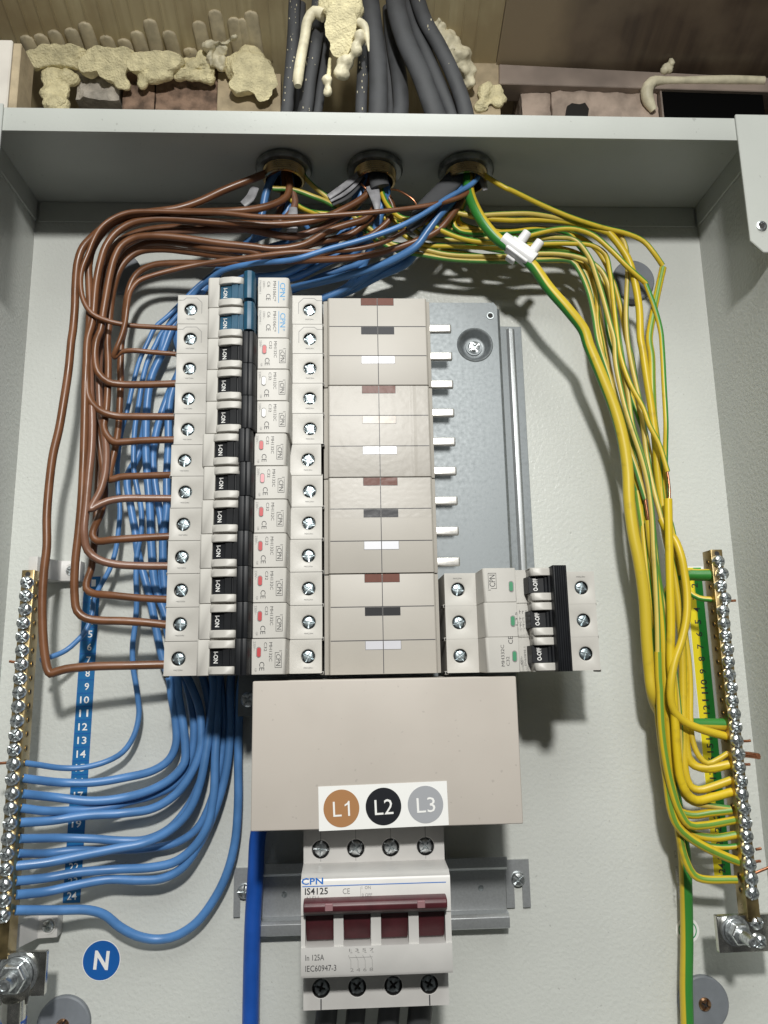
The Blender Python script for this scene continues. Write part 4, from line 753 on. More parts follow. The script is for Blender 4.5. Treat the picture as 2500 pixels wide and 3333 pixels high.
# ================================================================ blue wires
BL = [
 ('thin blue wire dropping to the bar beside number 15', 1.6, [(-174.5, -47.9, 35), (-167.7, -49.9, 29.5), (-158.1, -52.7, 22), (-146.9, -53.1, 18.1), (-135.7, -50.5, 14), (-127.7, -45.9, 13.1), (-122.4, -37.7, 12.1), (-120.2, -26, 11), (-121.3, -14.9, 11.9), (-122.8, -6.2, 12.6), (-123.9, -0.9, 13), (-124.7, 12.1, 14), (-123.7, 25.2, 14.3), (-123.3, 38.5, 14.7), (-124.2, 52, 15), (-124.3, 65.6, 15), (-122.4, 79.3, 15), (-123, 93.3, 15), (-125.6, 104.5, 15), (-128.3, 116.9, 14.8), (-129.2, 131.4, 14.5), (-128.9, 145.1, 14.3), (-127.3, 160.9, 14), (-125.6, 175.8, 14), (-122.9, 187.9, 14), (-118.5, 198.1, 14), (-115.5, 205.3, 14), (-108.9, 213.1, 14.9), (-101.3, 222, 16), (-93.2, 231.4, 20), (-85.3, 234.1, 26.9), (-74.5, 236.4, 36), (-56.1, 237.4, 42.7), (-30.7, 235, 52), (-9.8, 241.2, 53.3), (10.2, 246.6, 54.6), (33.1, 254.9, 56), (47.3, 263.9, 54.7), (61.7, 275.2, 53.3), (76.3, 285, 52), (82.1, 293.7, 47.9), (82.2, 303.9, 44)]),
 ('thin blue wire curving to the bar beside number 7', 1.45, [(-168.1, 5.4, 35), (-163.5, 7.4, 31), (-158, 10.7, 26), (-151.6, 17.5, 23.6), (-148.9, 21.8, 22.3), (-146.7, 31.4, 20), (-146.4, 39.3, 19.6), (-142.7, 48.2, 19.1), (-138.8, 56.2, 18.6), (-136, 67.1, 18), (-134.6, 83.5, 18), (-134.6, 92.8, 18), (-136.6, 106.8, 18), (-137.3, 120.9, 18), (-135.9, 140, 18), (-132.9, 154.6, 18), (-130, 172.3, 18), (-126.9, 186.3, 18), (-122.7, 197.3, 18), (-118.4, 207.6, 18), (-111.1, 214.8, 18), (-102.9, 224.1, 18), (-92.5, 235.2, 18.9), (-77.3, 247.2, 20), (-58.9, 254.9, 21.7), (-47.4, 260.7, 22.7), (-32.8, 264.4, 24), (-22.9, 268.7, 27.6), (-33.2, 278.2, 32.6), (-37.7, 289.2, 36.9), (-38.3, 303.2, 42)]),
 ('topmost thick blue wire into the neutral bar, below the thin one', 2.3, [(-173.6, -55.8, 35), (-167.1, -57.8, 29.6), (-157.6, -60.3, 22), (-142.3, -61.3, 18), (-126.8, -59.8, 14), (-110.2, -56.2, 13.1), (-102, -50.7, 12.5), (-98.6, -42.5, 12), (-99.4, -28.1, 12.3), (-102, -15.2, 12.6), (-103.1, -6.6, 12.8), (-107.4, 4.8, 13), (-111.5, 20.7, 13), (-115.7, 38.5, 13), (-119.8, 52.1, 13), (-124.3, 66, 12.1), (-126.9, 80, 11.1), (-130.6, 96.2, 10.1), (-133.6, 113.6, 9), (-127.8, 128.2, 8.7), (-124.6, 147.9, 8.3), (-123.8, 163, 8), (-121.2, 179.5, 9.8), (-116.6, 192.1, 11.2), (-112, 208.9, 13), (-101.8, 224, 14.1), (-92.3, 235.1, 15), (-77.3, 248.2, 20.2), (-60.4, 261.9, 26), (-54, 261, 32), (-41.5, 266, 35.2), (-35.6, 275.8, 38), (-33.2, 287.4, 39.7), (-35, 303.2, 42)]),
 ('second thick blue wire from the top into the neutral bar', 2.4, [(-173, -63.7, 35), (-160.5, -67.5, 24), (-141.5, -70.8, 19), (-126, -70.2, 15), (-109.5, -65.9, 14.3), (-98.9, -59.7, 13.8), (-93.2, -52.4, 13.4), (-93.2, -42.5, 13), (-95.4, -28.1, 12.8), (-98, -15.3, 12.6), (-98.8, -6.7, 12.5), (-106.8, 29.5, 12), (-113.7, 47.6, 12), (-116.8, 70.5, 12), (-118.6, 93.8, 12), (-120.8, 112.8, 12), (-122.5, 132.1, 12), (-123, 156.6, 12), (-121, 176.6, 12), (-114.6, 193.8, 12), (-108.5, 211.4, 12), (-96.1, 227.2, 14), (-82.7, 243, 16), (-67.5, 255.6, 22.3), (-58.5, 263, 26), (-54.8, 261.4, 34), (-51.8, 271.6, 36.2), (-47.8, 289.2, 39.9), (-43, 298.4, 42), (-38.3, 303.7, 42)]),
 ('third thick blue wire from the top into the neutral bar', 2.3, [(-173.3, -70.8, 35), (-162.6, -73.8, 28.2), (-149.2, -75.2, 20), (-134.4, -75, 14.4), (-123.1, -72.8, 10), (-110.6, -69.9, 9.4), (-98.1, -63.7, 8.7), (-90.9, -49.8, 8), (-89.5, -35.4, 8), (-90.8, -24.3, 8), (-93.9, -11.2, 8), (-106.5, 20.8, 8), (-111.1, 48, 7.6), (-111.2, 71.2, 7.3), (-113.3, 90, 7), (-117.3, 109.2, 6.8), (-119.5, 128.7, 6.5), (-117.1, 148.5, 6.3), (-111.3, 168.7, 6), (-104.1, 188.7, 7), (-107.4, 210.1, 8), (-93, 224.9, 10.1), (-73.5, 239.6, 12.5), (-59.7, 245.3, 14), (-57.3, 242.1, 18), (-37.6, 242.7, 22), (-20.1, 250.6, 26), (-2.6, 262.9, 32.1), (5.2, 272.4, 35.6), (10.1, 286.6, 40), (11.1, 296.5, 41.1), (15, 304.4, 42)]),
 ('fourth thick blue wire from the top into the neutral bar', 2.4, [(-173.2, -78.1, 35), (-159, -79, 26), (-144.4, -77.8, 21.5), (-125.4, -78.1, 16), (-109, -76, 14.9), (-96.8, -68.7, 13.9), (-88.9, -57.6, 12.9), (-84.7, -45.3, 12), (-84.7, -32.7, 11.4), (-86.4, -22.5, 10.8), (-91.7, -9.5, 10.1), (-102.4, 11.8, 9), (-108.3, 43.3, 9.4), (-110.7, 75.4, 9.8), (-109.1, 94.1, 10), (-109.8, 113.3, 9.7), (-109.7, 132.8, 9.4), (-109.9, 162.6, 9), (-103.5, 187.7, 9.6), (-105.1, 209.2, 10), (-88, 224.6, 10.8), (-59.9, 240, 12), (-57.6, 240, 16), (-42.8, 242, 18.3), (-20.3, 250.7, 22), (1.1, 254.3, 27.1), (10.8, 261.1, 30), (1.3, 272.2, 34.2), (7.2, 285.5, 38.3), (13, 296.9, 42), (14.6, 304.4, 42)]),
 ('fifth thick blue wire from the top, straight along the bar then under the next', 2.3, [(-172.6, -86, 35), (-156.5, -89.2, 20), (-141.7, -91.1, 15), (-126.4, -93.6, 10), (-114.1, -93.6, 8.6), (-101.9, -88.5, 7), (-92, -77.4, 7), (-84.7, -61.8, 7), (-81.7, -45.9, 7), (-80.8, -28.8, 6.7), (-83.5, -12.3, 6.5), (-94.4, 20.7, 6), (-98.5, 66.5, 6), (-100, 114.1, 6), (-101.6, 163.6, 6), (-98.4, 216.3, 6), (-83.9, 231.8, 7), (-64.3, 238.8, 8), (-48, 240, 14), (-28.2, 242.8, 19.1), (-10.5, 249.7, 24), (5.9, 253.2, 29.1), (18.5, 264.9, 34.4), (22.4, 275.3, 38), (24.4, 288.9, 39.9), (20.8, 303.4, 42)]),
 ('sixth thick blue wire from the top into the neutral bar', 2.2, [(-173.3, -93.2, 35), (-164.2, -96.8, 20), (-150, -97, 14), (-135.1, -98.7, 8), (-114.2, -98.6, 7.4), (-97.4, -96, 7), (-86.5, -89, 7), (-79.2, -75.2, 7), (-73.7, -50.3, 7), (-72.4, -33.3, 6.7), (-74.7, -11.6, 6.4), (-78.9, 15.9, 6), (-82, 66.3, 6), (-84.4, 123.8, 6), (-85.7, 183.7, 6.6), (-83.7, 221.2, 7), (-73.9, 231.1, 8.4), (-62.1, 235.8, 9.7), (-38.4, 234.7, 12), (-15.6, 243.1, 16.7), (1.1, 247.7, 20), (12.8, 251, 23.7), (19.7, 269.7, 30), (23.5, 277.1, 35.2), (24.3, 287.5, 42), (19.8, 304, 42)]),
 ('seventh thick blue wire from the top, crossing over its neighbours', 2.4, [(-173.6, -99.3, 35), (-160, -99.1, 30.6), (-145.8, -97.5, 26), (-127.1, -95.2, 21.6), (-111.7, -93.2, 18), (-98.1, -86.7, 16.9), (-89.3, -77.5, 16), (-84, -64, 15), (-81, -45.3, 13.2), (-79.2, -26.9, 11.4), (-78.5, -11.5, 10), (-83.1, 16, 8), (-86.5, 75.4, 8), (-88.5, 152.9, 8), (-78.4, 210.2, 8), (-63.5, 224.1, 12), (-35, 233.8, 18), (-18.3, 235.8, 22.3), (10.6, 239.7, 30), (29.4, 243.9, 36.6), (43.4, 250.2, 42), (50, 258.4, 43.8), (57.7, 268.5, 46), (67.7, 280.7, 45), (75.1, 296.3, 44), (76.5, 304, 43)]),
 ('eighth thick blue wire from the top into the neutral bar', 2.4, [(-173.1, -106.6, 35), (-161.2, -107.7, 26), (-146.8, -106.6, 21.5), (-128.2, -106.9, 16), (-107.7, -106.5, 15.6), (-95.4, -103.8, 15.3), (-85.6, -96.2, 15), (-79.3, -86.1, 14.5), (-76.4, -70.1, 13.8), (-76.2, -49.6, 13), (-75.8, -28.7, 10.8), (-76, -11.5, 9), (-74.3, 15.8, 7), (-75.8, 84.9, 7), (-77.8, 173.4, 7), (-68.7, 210.2, 8), (-48.5, 226.1, 8), (-28.6, 225.5, 11.6), (-15.8, 229, 14), (1, 235.8, 17.5), (9.8, 245.6, 20), (12.8, 251.2, 23.4), (17.6, 262.2, 30.1), (21.4, 275.3, 38), (26.3, 288.9, 39.9), (21.7, 303.5, 42)]),
 ('ninth thick blue wire from the top into the neutral bar', 2.4, [(-172.6, -113.2, 35), (-160.8, -114.5, 26), (-146.6, -112.9, 21), (-132, -111.9, 16), (-115.7, -113, 15.2), (-103.5, -112.7, 14.6), (-93, -108.1, 14), (-85.1, -98.2, 13.3), (-75.7, -78.5, 12), (-70.3, -58.3, 10.7), (-68.5, -33.2, 9.2), (-69.1, -11.7, 8), (-67.1, 15.7, 7), (-68.4, 84.8, 7), (-69.1, 173.3, 7), (-53.3, 207.5, 7), (-33.7, 219.5, 8.6), (-15.9, 229.5, 10), (0.9, 235.1, 15.8), (18.5, 243.4, 22.3), (39.6, 251.9, 30), (45.1, 255.8, 34.2), (50.5, 262.8, 40), (56.4, 271.6, 41.2), (61.4, 281.4, 42.3), (71.1, 293.1, 44), (76.1, 304, 43)]),
 ('lowest blue wire into the neutral bar, sagging in a wide loop', 2.45, [(-172.4, -120.6, 35), (-156.2, -123.7, 26), (-140.1, -126.2, 19.1), (-132.8, -129.6, 16), (-124.9, -136.6, 13.7), (-115.5, -142.3, 11.3), (-105.3, -144.9, 9), (-95.4, -143.3, 9), (-84.8, -137, 9), (-75.1, -124.8, 9), (-68.6, -111.6, 9), (-64.7, -95.6, 9), (-63.4, -75.3, 9), (-63.9, -50.3, 8.6), (-63.9, -29.1, 8.3), (-63.3, -11.8, 8), (-59, 15.6, 7), (-60.1, 84.8, 7), (-63.4, 173.3, 7), (-53.4, 215.9, 7), (-33.7, 223.6, 8.8), (0.9, 234.9, 12), (20.5, 241.5, 20), (39.7, 247.7, 28), (47.1, 258.9, 34.3), (53.6, 269.1, 40), (63.3, 279.6, 41.9), (73.1, 293.1, 44), (77.5, 304, 43)]),
]
for lab, r, p in BL: wire('blue_wire', lab, 'wire', 'blue neutral wires', [('insulation', p, r, M['blue'], 0, 0)])
for i in range(12):
    z = -121.5
MB().tube([(-31.5, -56.1, 9), (-40.1, -67.5, 10), (-47.6, -80.3, 11), (-51.6, -91.6, 11), (-52.8, -111.6, 11), (-54.1, -139, 11), (-54.5, -169.5, 11), (-54.5, -191.8, 11), (-54.3, -235.2, 11)], 4.5, 20).build('blue_cable', M['blue_deep'], label='thick deep blue cable running down the back plate left of the main switch', cat='cable', smooth=60)

# ================================================================ green and yellow earth wires
GY, G2, G3, YL = M['gy'], M['gy2'], M['gy3'], M['yel']
EG = 'green and yellow earth wires'
EW = [
 ('earth wire sweeping alone over the others from the right gland, cut where its sleeve begins', [
  ('insulation', [(80.5, 306.7, 43), (82.9, 298.6, 47), (90.5, 291.3, 48.4), (99.3, 284.3, 50), (101.2, 283.8, 49.7), (120.7, 276.4, 46), (140, 269, 44), (159.6, 263.6, 42), (175.1, 260, 41.2), (185.7, 255.2, 40.5), (192, 247.2, 40), (197.4, 240.2, 38)], 1.60, GY, 0.7, .0),
  ('core', [(197.1, 240.9, 38), (197.3, 237.9, 38)], .7, M['copper'], 0, 0),
  ('sleeve', [(197.5, 238.8, 38), (193, 222.9, 37), (189.2, 208.1, 36), (185.9, 192.3, 34.8), (186.8, 182.6, 34), (186, 163.2, 33), (185.6, 143.9, 32), (186.7, 124.9, 31), (186.7, 106, 30.3), (187.1, 87.4, 29.7), (188.1, 69, 29), (191.1, 41.7, 29), (191.7, 15, 29), (189.7, -16.2, 29), (187.5, -41.4, 29.5), (186.2, -62, 29.9), (188.1, -69.4, 30), (192.2, -71.5, 31), (200.7, -69.3, 32.9), (210.4, -65.8, 35)], 2.20, G3, .45, .001)]),
 ('earth wire arching over the round plug to a cut end, then thinner to number 15', [
  ('insulation', [(18.8, 303.4, 42), (25.9, 276.4, 44.6), (35, 266.2, 46), (46.4, 266, 44.8), (57.7, 260.5, 43.5), (71.9, 255.3, 42), (92, 253.5, 40.9), (107.6, 256.8, 40), (116.3, 259.4, 40.5), (130.7, 262.5, 41.3), (142.1, 262.4, 42), (153.4, 258.3, 42), (163.3, 249, 42), (173.9, 236.6, 42), (185.2, 226.9, 40)], 1.65, GY, 0.67, .0),
  ('inner_wire', [(184.5, 227.5, 40), (189.3, 211.7, 39), (192.2, 197, 38), (192.2, 185.9, 38), (191.2, 161.3, 38), (190.1, 137.1, 38), (189.6, 123.6, 35.6), (189.2, 110, 33.2), (189.3, 92, 30), (192.1, 73.5, 29.3), (193.8, 59.8, 28.7), (194.3, 41.7, 28), (194.2, 15, 28.5), (194.7, -2.5, 28.8), (194.1, -16.3, 29), (192, -33.1, 30.1), (191.7, -45.5, 31), (193.9, -53.7, 32.2), (197.9, -57.4, 33), (203.4, -55.4, 33.8), (210.2, -51.3, 35)], 1.55, GY, .55, .001)]),
 ('thick yellow sleeved earth wire dropping past the round plug', [
  ('insulation', [(-33.6, 303.3, 42), (-32.8, 282.2, 37.9), (-24.4, 277.2, 36), (1.4, 274.8, 35.2), (30.1, 272.4, 34.3), (39.7, 267.4, 34), (54, 270.5, 36.1), (68.4, 276.4, 38.3), (79.5, 271.5, 40), (102.5, 269.3, 40), (121.8, 269.7, 40), (141.1, 267.8, 40), (156.4, 263.7, 40), (164.9, 260.6, 40)], 1.65, GY, 0.72, .0),
  ('sleeve', [(164, 261.7, 40), (169.5, 254.7, 39.4), (175.3, 244.7, 38.7), (178.1, 234.7, 38), (180.5, 212.6, 37.1), (180, 191.7, 36.2), (180.6, 186.8, 36), (182.3, 167.5, 34.7), (184.1, 148.3, 33.3), (185.3, 129.4, 32), (185.6, 110.7, 30.7), (186.8, 92.1, 29.3), (188, 73.7, 28), (190.5, 50.8, 28), (191.7, 23.9, 28), (192.3, 1.9, 28), (191.4, -16.2, 28), (189, -37.3, 29), (188.4, -49.7, 29.6), (189.7, -57.2, 30), (193.7, -59.6, 31.2), (200.8, -59.5, 32.9), (209.1, -57.8, 35)], 2.25, G3, .95, .0)]),
 ('earth wire with a bared copper gap above a fat plain yellow sleeve', [
  ('insulation', [(20.8, 303.4, 42), (25.5, 293.3, 39.8), (30.1, 274.6, 36), (35.6, 262.3, 35.5), (48.9, 255.4, 34.8), (68.2, 254.8, 34), (102.6, 253.2, 35.3), (120, 255.3, 36), (141.2, 255.5, 36.8), (154.6, 253.8, 37.3), (161.8, 247.9, 37.6), (163.7, 235.7, 38), (164.3, 220.1, 38.3), (164.7, 201.7, 38.6), (165.7, 180.5, 39), (169.8, 162.7, 39.4), (176.7, 146.2, 39.8), (179, 136.5, 40), (184, 124.2, 40), (187.6, 107.5, 40)], 1.50, GY, 0.7, .0),
  ('core', [(187.1, 110.1, 40), (187.6, 103.6, 40), (187.7, 96.3, 40), (186.9, 89.8, 40)], .75, M['copper'], 0, 0),
  ('sleeve', [(186.4, 91.2, 40), (185, 67.3, 39.3), (183.5, 40.8, 38.6), (182.3, 19.1, 38), (180.3, -2.2, 37.4), (180.5, -16.6, 37), (180.3, -36.6, 36.2), (180.3, -53, 35.5), (181.1, -65.2, 35), (183.8, -72.5, 35), (188.6, -76.2, 35), (198.2, -74.9, 35), (209.2, -72.4, 35)], 2.35, YL, .0, .0009)]),
 ('pale striped earth wire bending down on the inside of the bundle', [
  ('insulation', [(-26.9, 303.4, 42), (-26, 298.8, 41.7), (-19.4, 290.9, 40.9), (-10, 283.2, 40), (10.8, 268.9, 36.3), (29.9, 256.4, 33), (44.3, 254.4, 33), (63.4, 249.8, 33), (102.9, 249, 33), (120.2, 250.1, 34.1), (136.8, 249, 35.2), (148.5, 245.5, 36), (157.8, 239.3, 36), (162.8, 228.5, 36), (164.5, 213.1, 36), (166.2, 197.9, 36), (167.9, 176.8, 36), (169.9, 157.4, 35.3), (171.3, 137.3, 34.6), (175, 122.2, 34), (177.6, 108.9, 34), (178.4, 86.6, 34), (178.6, 68.3, 34), (179.8, 41.4, 33.1), (182.5, 23.8, 32.5), (183.8, 6.3, 31.9), (185.3, -20.3, 31), (185.3, -41.3, 30.5), (184, -61.9, 30), (183.5, -73.9, 31.6), (187.9, -77.9, 32.4), (196.7, -79.5, 33.6), (207, -80.9, 35)], 1.55, G2, 0.68, .0)]),
 ('earth wire bared to copper halfway down the left of the bundle', [
  ('insulation', [(-44.1, 286.7, 44), (-31.5, 286.7, 43), (-19.3, 282.8, 42), (-10, 280.4, 39.4), (10.9, 267.8, 33), (29.9, 253.7, 32.2), (49.1, 250, 31.6), (68.4, 247.3, 31), (103.1, 246.2, 31.5), (120.6, 247.2, 31.7), (142, 246.2, 32), (146.3, 239.7, 32.3), (151, 224.9, 32.8), (153.1, 209.2, 33.4), (154.1, 192.6, 34), (156.3, 182.7, 33.7), (160, 168, 33.4), (162.8, 153.4, 33), (165.7, 133.7, 33.9), (171.2, 109.6, 35.1), (174.6, 91.9, 36)], 1.60, G2, 0.3, .0),
  ('core', [(174.3, 93.1, 36), (174.7, 87.1, 36), (175.4, 78, 36)], .75, M['copper'], 0, 0),
  ('sleeve', [(175.2, 79.3, 36), (176, 63.6, 35.2), (177.9, 45.8, 34.2), (179.2, 23.8, 33), (179.3, 6.4, 32), (179, -11.7, 31), (179.1, -37.1, 29.5), (180, -62.1, 28), (180.2, -82.2, 29.2), (185.7, -93.4, 30), (197.2, -96.4, 32.3), (211.1, -94.3, 35)], 2.15, G3, .6, .0)]),
 ('long pale earth wire down the front of the bundle, sleeved below its cut end', [
  ('insulation', [(16.9, 303.4, 42), (20.6, 292.7, 40.5), (27.1, 274.3, 38), (35.7, 271.1, 36.6), (49.2, 261.2, 34), (66.4, 259, 34.3), (103, 260.5, 35), (112.6, 258.7, 35.5), (131.8, 259.9, 36.4), (143.3, 258, 37), (151.7, 244.9, 38.1), (154.5, 233.1, 38.9), (157.7, 216.2, 40), (160.2, 200.9, 40.4), (162.1, 189.7, 40.6), (161.7, 174.8, 41), (164.8, 148.7, 41), (168.5, 131.5, 41), (172.6, 114.6, 41), (175, 98.9, 40.8), (175.8, 80.7, 40.5), (175.2, 62.8, 40.3), (174.7, 40.8, 40), (173.7, 19.1, 40), (172.6, 3, 40)], 1.55, G2, 0.66, .0),
  ('sleeve', [(172.8, 3.8, 40), (172.2, -11.4, 39.2), (172.3, -15.6, 39), (171.8, -36.3, 37.9), (172.8, -52.7, 36.9), (175.2, -69, 36), (178.4, -81, 35.7), (183.3, -88.7, 35.5), (190.6, -89.3, 35.4), (211, -86.8, 35)], 2.15, G3, .5, .0004)]),
 ('orange-yellow earth wire bowing out to the right before number 14', [
  ('insulation', [(78.4, 303.5, 43), (72.1, 286.7, 42.4), (67.9, 274.3, 42), (77.3, 271.1, 42.2), (96.4, 271.8, 42.6), (113.5, 272, 43), (127.2, 270.8, 41.8), (145.9, 267.7, 40.2), (160.7, 264.4, 38.9), (170.5, 261.9, 38), (174.8, 256.1, 37.1), (176.4, 244.4, 35.5), (175.2, 224.9, 33), (173.8, 209.8, 32.4), (173.7, 193.7, 31.7), (175.1, 178.9, 31), (178.2, 156.2, 30.6), (179.3, 139.6, 30.3), (180.1, 120.4, 30), (181.4, 101, 31.8), (184.2, 79.2, 34)], 1.55, G2, 0.7, .0),
  ('sleeve', [(183.9, 80.5, 34), (185.9, 73.4, 35.2), (189.5, 68.2, 36.3), (191.7, 58.5, 38), (192.7, 46.9, 38.3), (192.9, 36.3, 38.6), (191.3, 23.2, 39), (187.4, 10.4, 39), (181.8, -2.3, 39), (178.9, -13.2, 39), (178.2, -20.7, 38.4), (179.5, -28.2, 37.7), (184.9, -34.2, 37), (195.3, -39, 36.2), (210.9, -43.5, 35)], 2.25, G3, .93, .0007)]),
 ('thin earth wire slipping behind the bundle to the bar at number 3', [
  ('insulation', [(81.4, 303.5, 43), (80.2, 294.7, 41.8), (71.2, 278.1, 39.4), (67.2, 268.4, 38), (70.9, 263.4, 37.6), (103.1, 264, 35.4), (123.1, 267.1, 34), (141.3, 265.3, 31.9), (148, 257.5, 30.7), (154.7, 248.8, 29.4), (159.3, 237.9, 28), (163, 217.5, 27), (164.7, 196.2, 26), (176.5, 156.2, 24.9), (183.9, 126.9, 24), (185.9, 97.9, 24.7), (190.1, 64.9, 25.5), (193.7, 46.5, 26), (198.2, 37.9, 29.6), (202.7, 34.1, 32), (209.8, 32.8, 35)], 1.60, GY, 0.3, .0)]),
 ('earth wire along the inner edge of the bundle, reaching the bar above number 22', [
  ('insulation', [(-34.4, 281.6, 42), (-27, 277, 39.5), (-8.2, 272.3, 34), (20.5, 260, 30.3), (39.9, 258.3, 28), (69, 254.1, 28.3), (103.8, 248.9, 28.6), (128.2, 248.4, 28.9), (142.9, 247.8, 29), (151.6, 245.7, 29.2), (155.6, 234, 29.4), (157.1, 221.3, 29.7), (156.3, 205.7, 30), (157.6, 194.6, 29.6), (159.5, 179.7, 29), (165.1, 154.7, 29.4), (169.7, 130.2, 29.7), (171.3, 110.9, 30), (173.7, 92, 30.5), (173.4, 68.8, 31.2), (173.5, 41.6, 32), (174.9, 15.2, 30.5), (175.7, -6.4, 29.3), (176.5, -28.7, 28), (177.6, -62.1, 27.4), (179.9, -86.6, 27), (183.4, -95.1, 29), (192.3, -99.7, 31.1), (201.5, -101.1, 33), (211.2, -100.2, 35)], 1.50, GY, 0.7, .0)]),
 ('fat sleeved earth wire crossing low to the bar near number 23', [
  ('insulation', [(77.5, 303.5, 43), (70.4, 275.8, 38), (63.6, 266.4, 36), (78.3, 266.2, 34.5), (103.9, 264.8, 31.8), (118.5, 255.6, 30), (145.1, 249.1, 28.7), (152.4, 237.9, 28), (157.1, 217.5, 27), (159.6, 195.9, 26.5), (162.2, 175.9, 26), (167.2, 147.5, 27.4), (171.1, 119.8, 28.8), (172.6, 95.8, 30)], 1.55, G2, 0.3, .0),
  ('sleeve', [(172.4, 98.2, 30), (173.7, 78.2, 30), (175.4, 55.3, 30), (176.2, 32.9, 30), (175.4, 10.9, 30.5), (173.7, -11.6, 31), (173.3, -32.6, 31.6), (174.3, -57.3, 32.3), (175.3, -81.4, 33), (177.8, -89.4, 33.3), (183.1, -95, 33.6), (191.8, -100.6, 34), (202.1, -105.5, 34.5), (211.3, -109.1, 35)], 2.35, G3, .35, .0006)]),
 ('deep yellow sleeved earth wire at the back, entering the bar above number 16', [
  ('insulation', [(80.6, 304.2, 42), (74.7, 282.1, 36.5), (71.8, 272, 34), (83.4, 267.3, 33), (104.1, 267.4, 31.5), (124.2, 269, 30), (146.5, 266.8, 27.7), (160.4, 258.2, 26), (169.7, 240.1, 24), (174.8, 220, 22), (177.5, 198.5, 20.7), (179.9, 188.5, 20), (182.3, 157.9, 20), (185.6, 128, 20), (188.3, 103.7, 20)], 1.6, GY, .7, .0),
  ('sleeve', [(187.9, 105.6, 20), (190.9, 79.8, 20), (194.6, 51.6, 20.8), (195.4, 28.7, 21.4), (194.9, 6.4, 22), (193.1, -12.1, 24), (189.7, -33.3, 26.1), (188.8, -52.4, 28), (192.5, -59, 30.2), (199.3, -60.4, 32.2), (209.1, -58, 35)], 2.3, YL, .05, .0)]),
 ('earth wire hidden along the left edge of the bundle, into the bar above number 20', [
  ('insulation', [(78.6, 304.2, 42), (72.1, 276.8, 33), (68.3, 268, 30), (80.8, 259.3, 28.7), (104.5, 255.3, 26.7), (124.6, 254.2, 25), (144.7, 252.9, 23.9), (154.3, 243.7, 23.1), (159.3, 225.2, 22), (162.6, 198.4, 20.9), (165.3, 178.2, 20), (169.4, 147.6, 21.1), (171.9, 122.7, 22), (172, 98.1, 24)], 1.6, G2, .3, .0),
  ('sleeve', [(171.9, 99.6, 24), (172.5, 69.9, 24), (173.9, 42.4, 24), (175.7, 15.5, 24), (176.5, -6.5, 24), (176.2, -24.7, 24), (176.2, -49.9, 25.1), (177.5, -70.5, 26), (179.7, -81.5, 28.6), (187.3, -84.6, 30.5), (196.8, -83.3, 32.6), (207.8, -81.9, 35)], 2.2, G3, .4, .0005)]),
 ('lowest earth wire, turning square into the bottom of the bar', [
  ('insulation', [(79.4, 303.5, 43), (71.7, 279.2, 36.1), (66, 269.3, 33), (78.7, 266.1, 31.5), (104.5, 262.7, 28.7), (119.5, 259.5, 27), (144.3, 255.9, 26.2), (157.8, 247.7, 25.6), (164.6, 229, 25), (166.9, 208.1, 25), (168.4, 176.2, 25), (173.1, 141.2, 25.4), (175.8, 112, 25.8), (176.4, 97.6, 26), (176.4, 60.3, 26.3), (176.3, 24.2, 26.6), (174.7, -28.7, 27), (176.3, -49.7, 27), (178.9, -78.5, 27), (180.4, -90.5, 27.9), (181.1, -102.2, 28.9), (182.7, -109.2, 29.4), (185.7, -115.4, 30), (189.8, -117.4, 30.9), (207.5, -117.5, 34)], 2.10, G3, 0.33, .0004)]),
]
for lab, parts in EW: wire('earth_wire', lab, 'wire', EG, parts)
main = thing('earth_cable', 'thick green and yellow main earth cable rising along the bottom right', 'cable', (182.2, -203.3, 10))
mp = [(178.7, -252.5, 10), (182.6, -203.3, 10), (183.5, -189.7, 10), (184.3, -178.2, 10), (186.9, -154.9, 10), (188.6, -130.9, 10.5), (189.4, -110.5, 11), (188.7, -98.1, 11.2), (187, -81.3, 11.5), (184.6, -55.8, 12), (183, -29.7, 12.8), (182.5, -12.1, 13.3), (183.4, 11.2, 14), (186.5, 29, 19.6), (191.4, 42.2, 24), (197.6, 47.8, 28.1), (204.3, 47.5, 31.5), (210.8, 47, 35)]
MB().tube(mp, 3.5, 20, ph=.31, tw=.0004).build('insulation', M['gy_big'], main, smooth=60)
for s_, c_, y_, wd in (('REACH  RoHS', 1122, 1375, 17), ('CE', 1117, 1215, 4), ('KE', 1135, 2165, 4)):
    q = (185.5, -153.8, 13.3); zz = -104.5-(y_-1170)*.0935
    text(s_, wd, 1.3, M['ink_grey'], main, (q[0]-1.8-(.35 if y_ < 1500 else 0), zz, 13.28), -90)
gb = thing('earth_cable', 'thick green and yellow earth cable coming down through the white connector', 'cable', (208.7, -36.5, 35))
MB().tube([(76.5, 304, 43), (75.9, 292.1, 47), (76.4, 280.5, 48.7), (82.8, 260.9, 52), (92.5, 248.2, 52), (100.5, 242.7, 52), (111.1, 232.8, 52), (120.7, 218.4, 51), (132.2, 204.2, 50), (141.2, 192.3, 48.1), (143.7, 184, 47), (150.2, 166.2, 45.6), (157.5, 144.8, 44), (161.4, 126.3, 43), (163, 107.9, 42), (162.7, 89.8, 41.3), (163.7, 71.8, 40.7), (166.1, 54.1, 40), (168.1, 32.3, 38), (168.4, 10.8, 35.9), (169.1, -6.3, 34.3), (170.4, -19.9, 33), (178.7, -30.8, 22), (187.6, -36.7, 20), (196, -36.9, 25.4), (210.5, -36.7, 35)], 3.35, 20, ph=.32, tw=-.0014).build('insulation', M['gy_big'], gb, smooth=60)
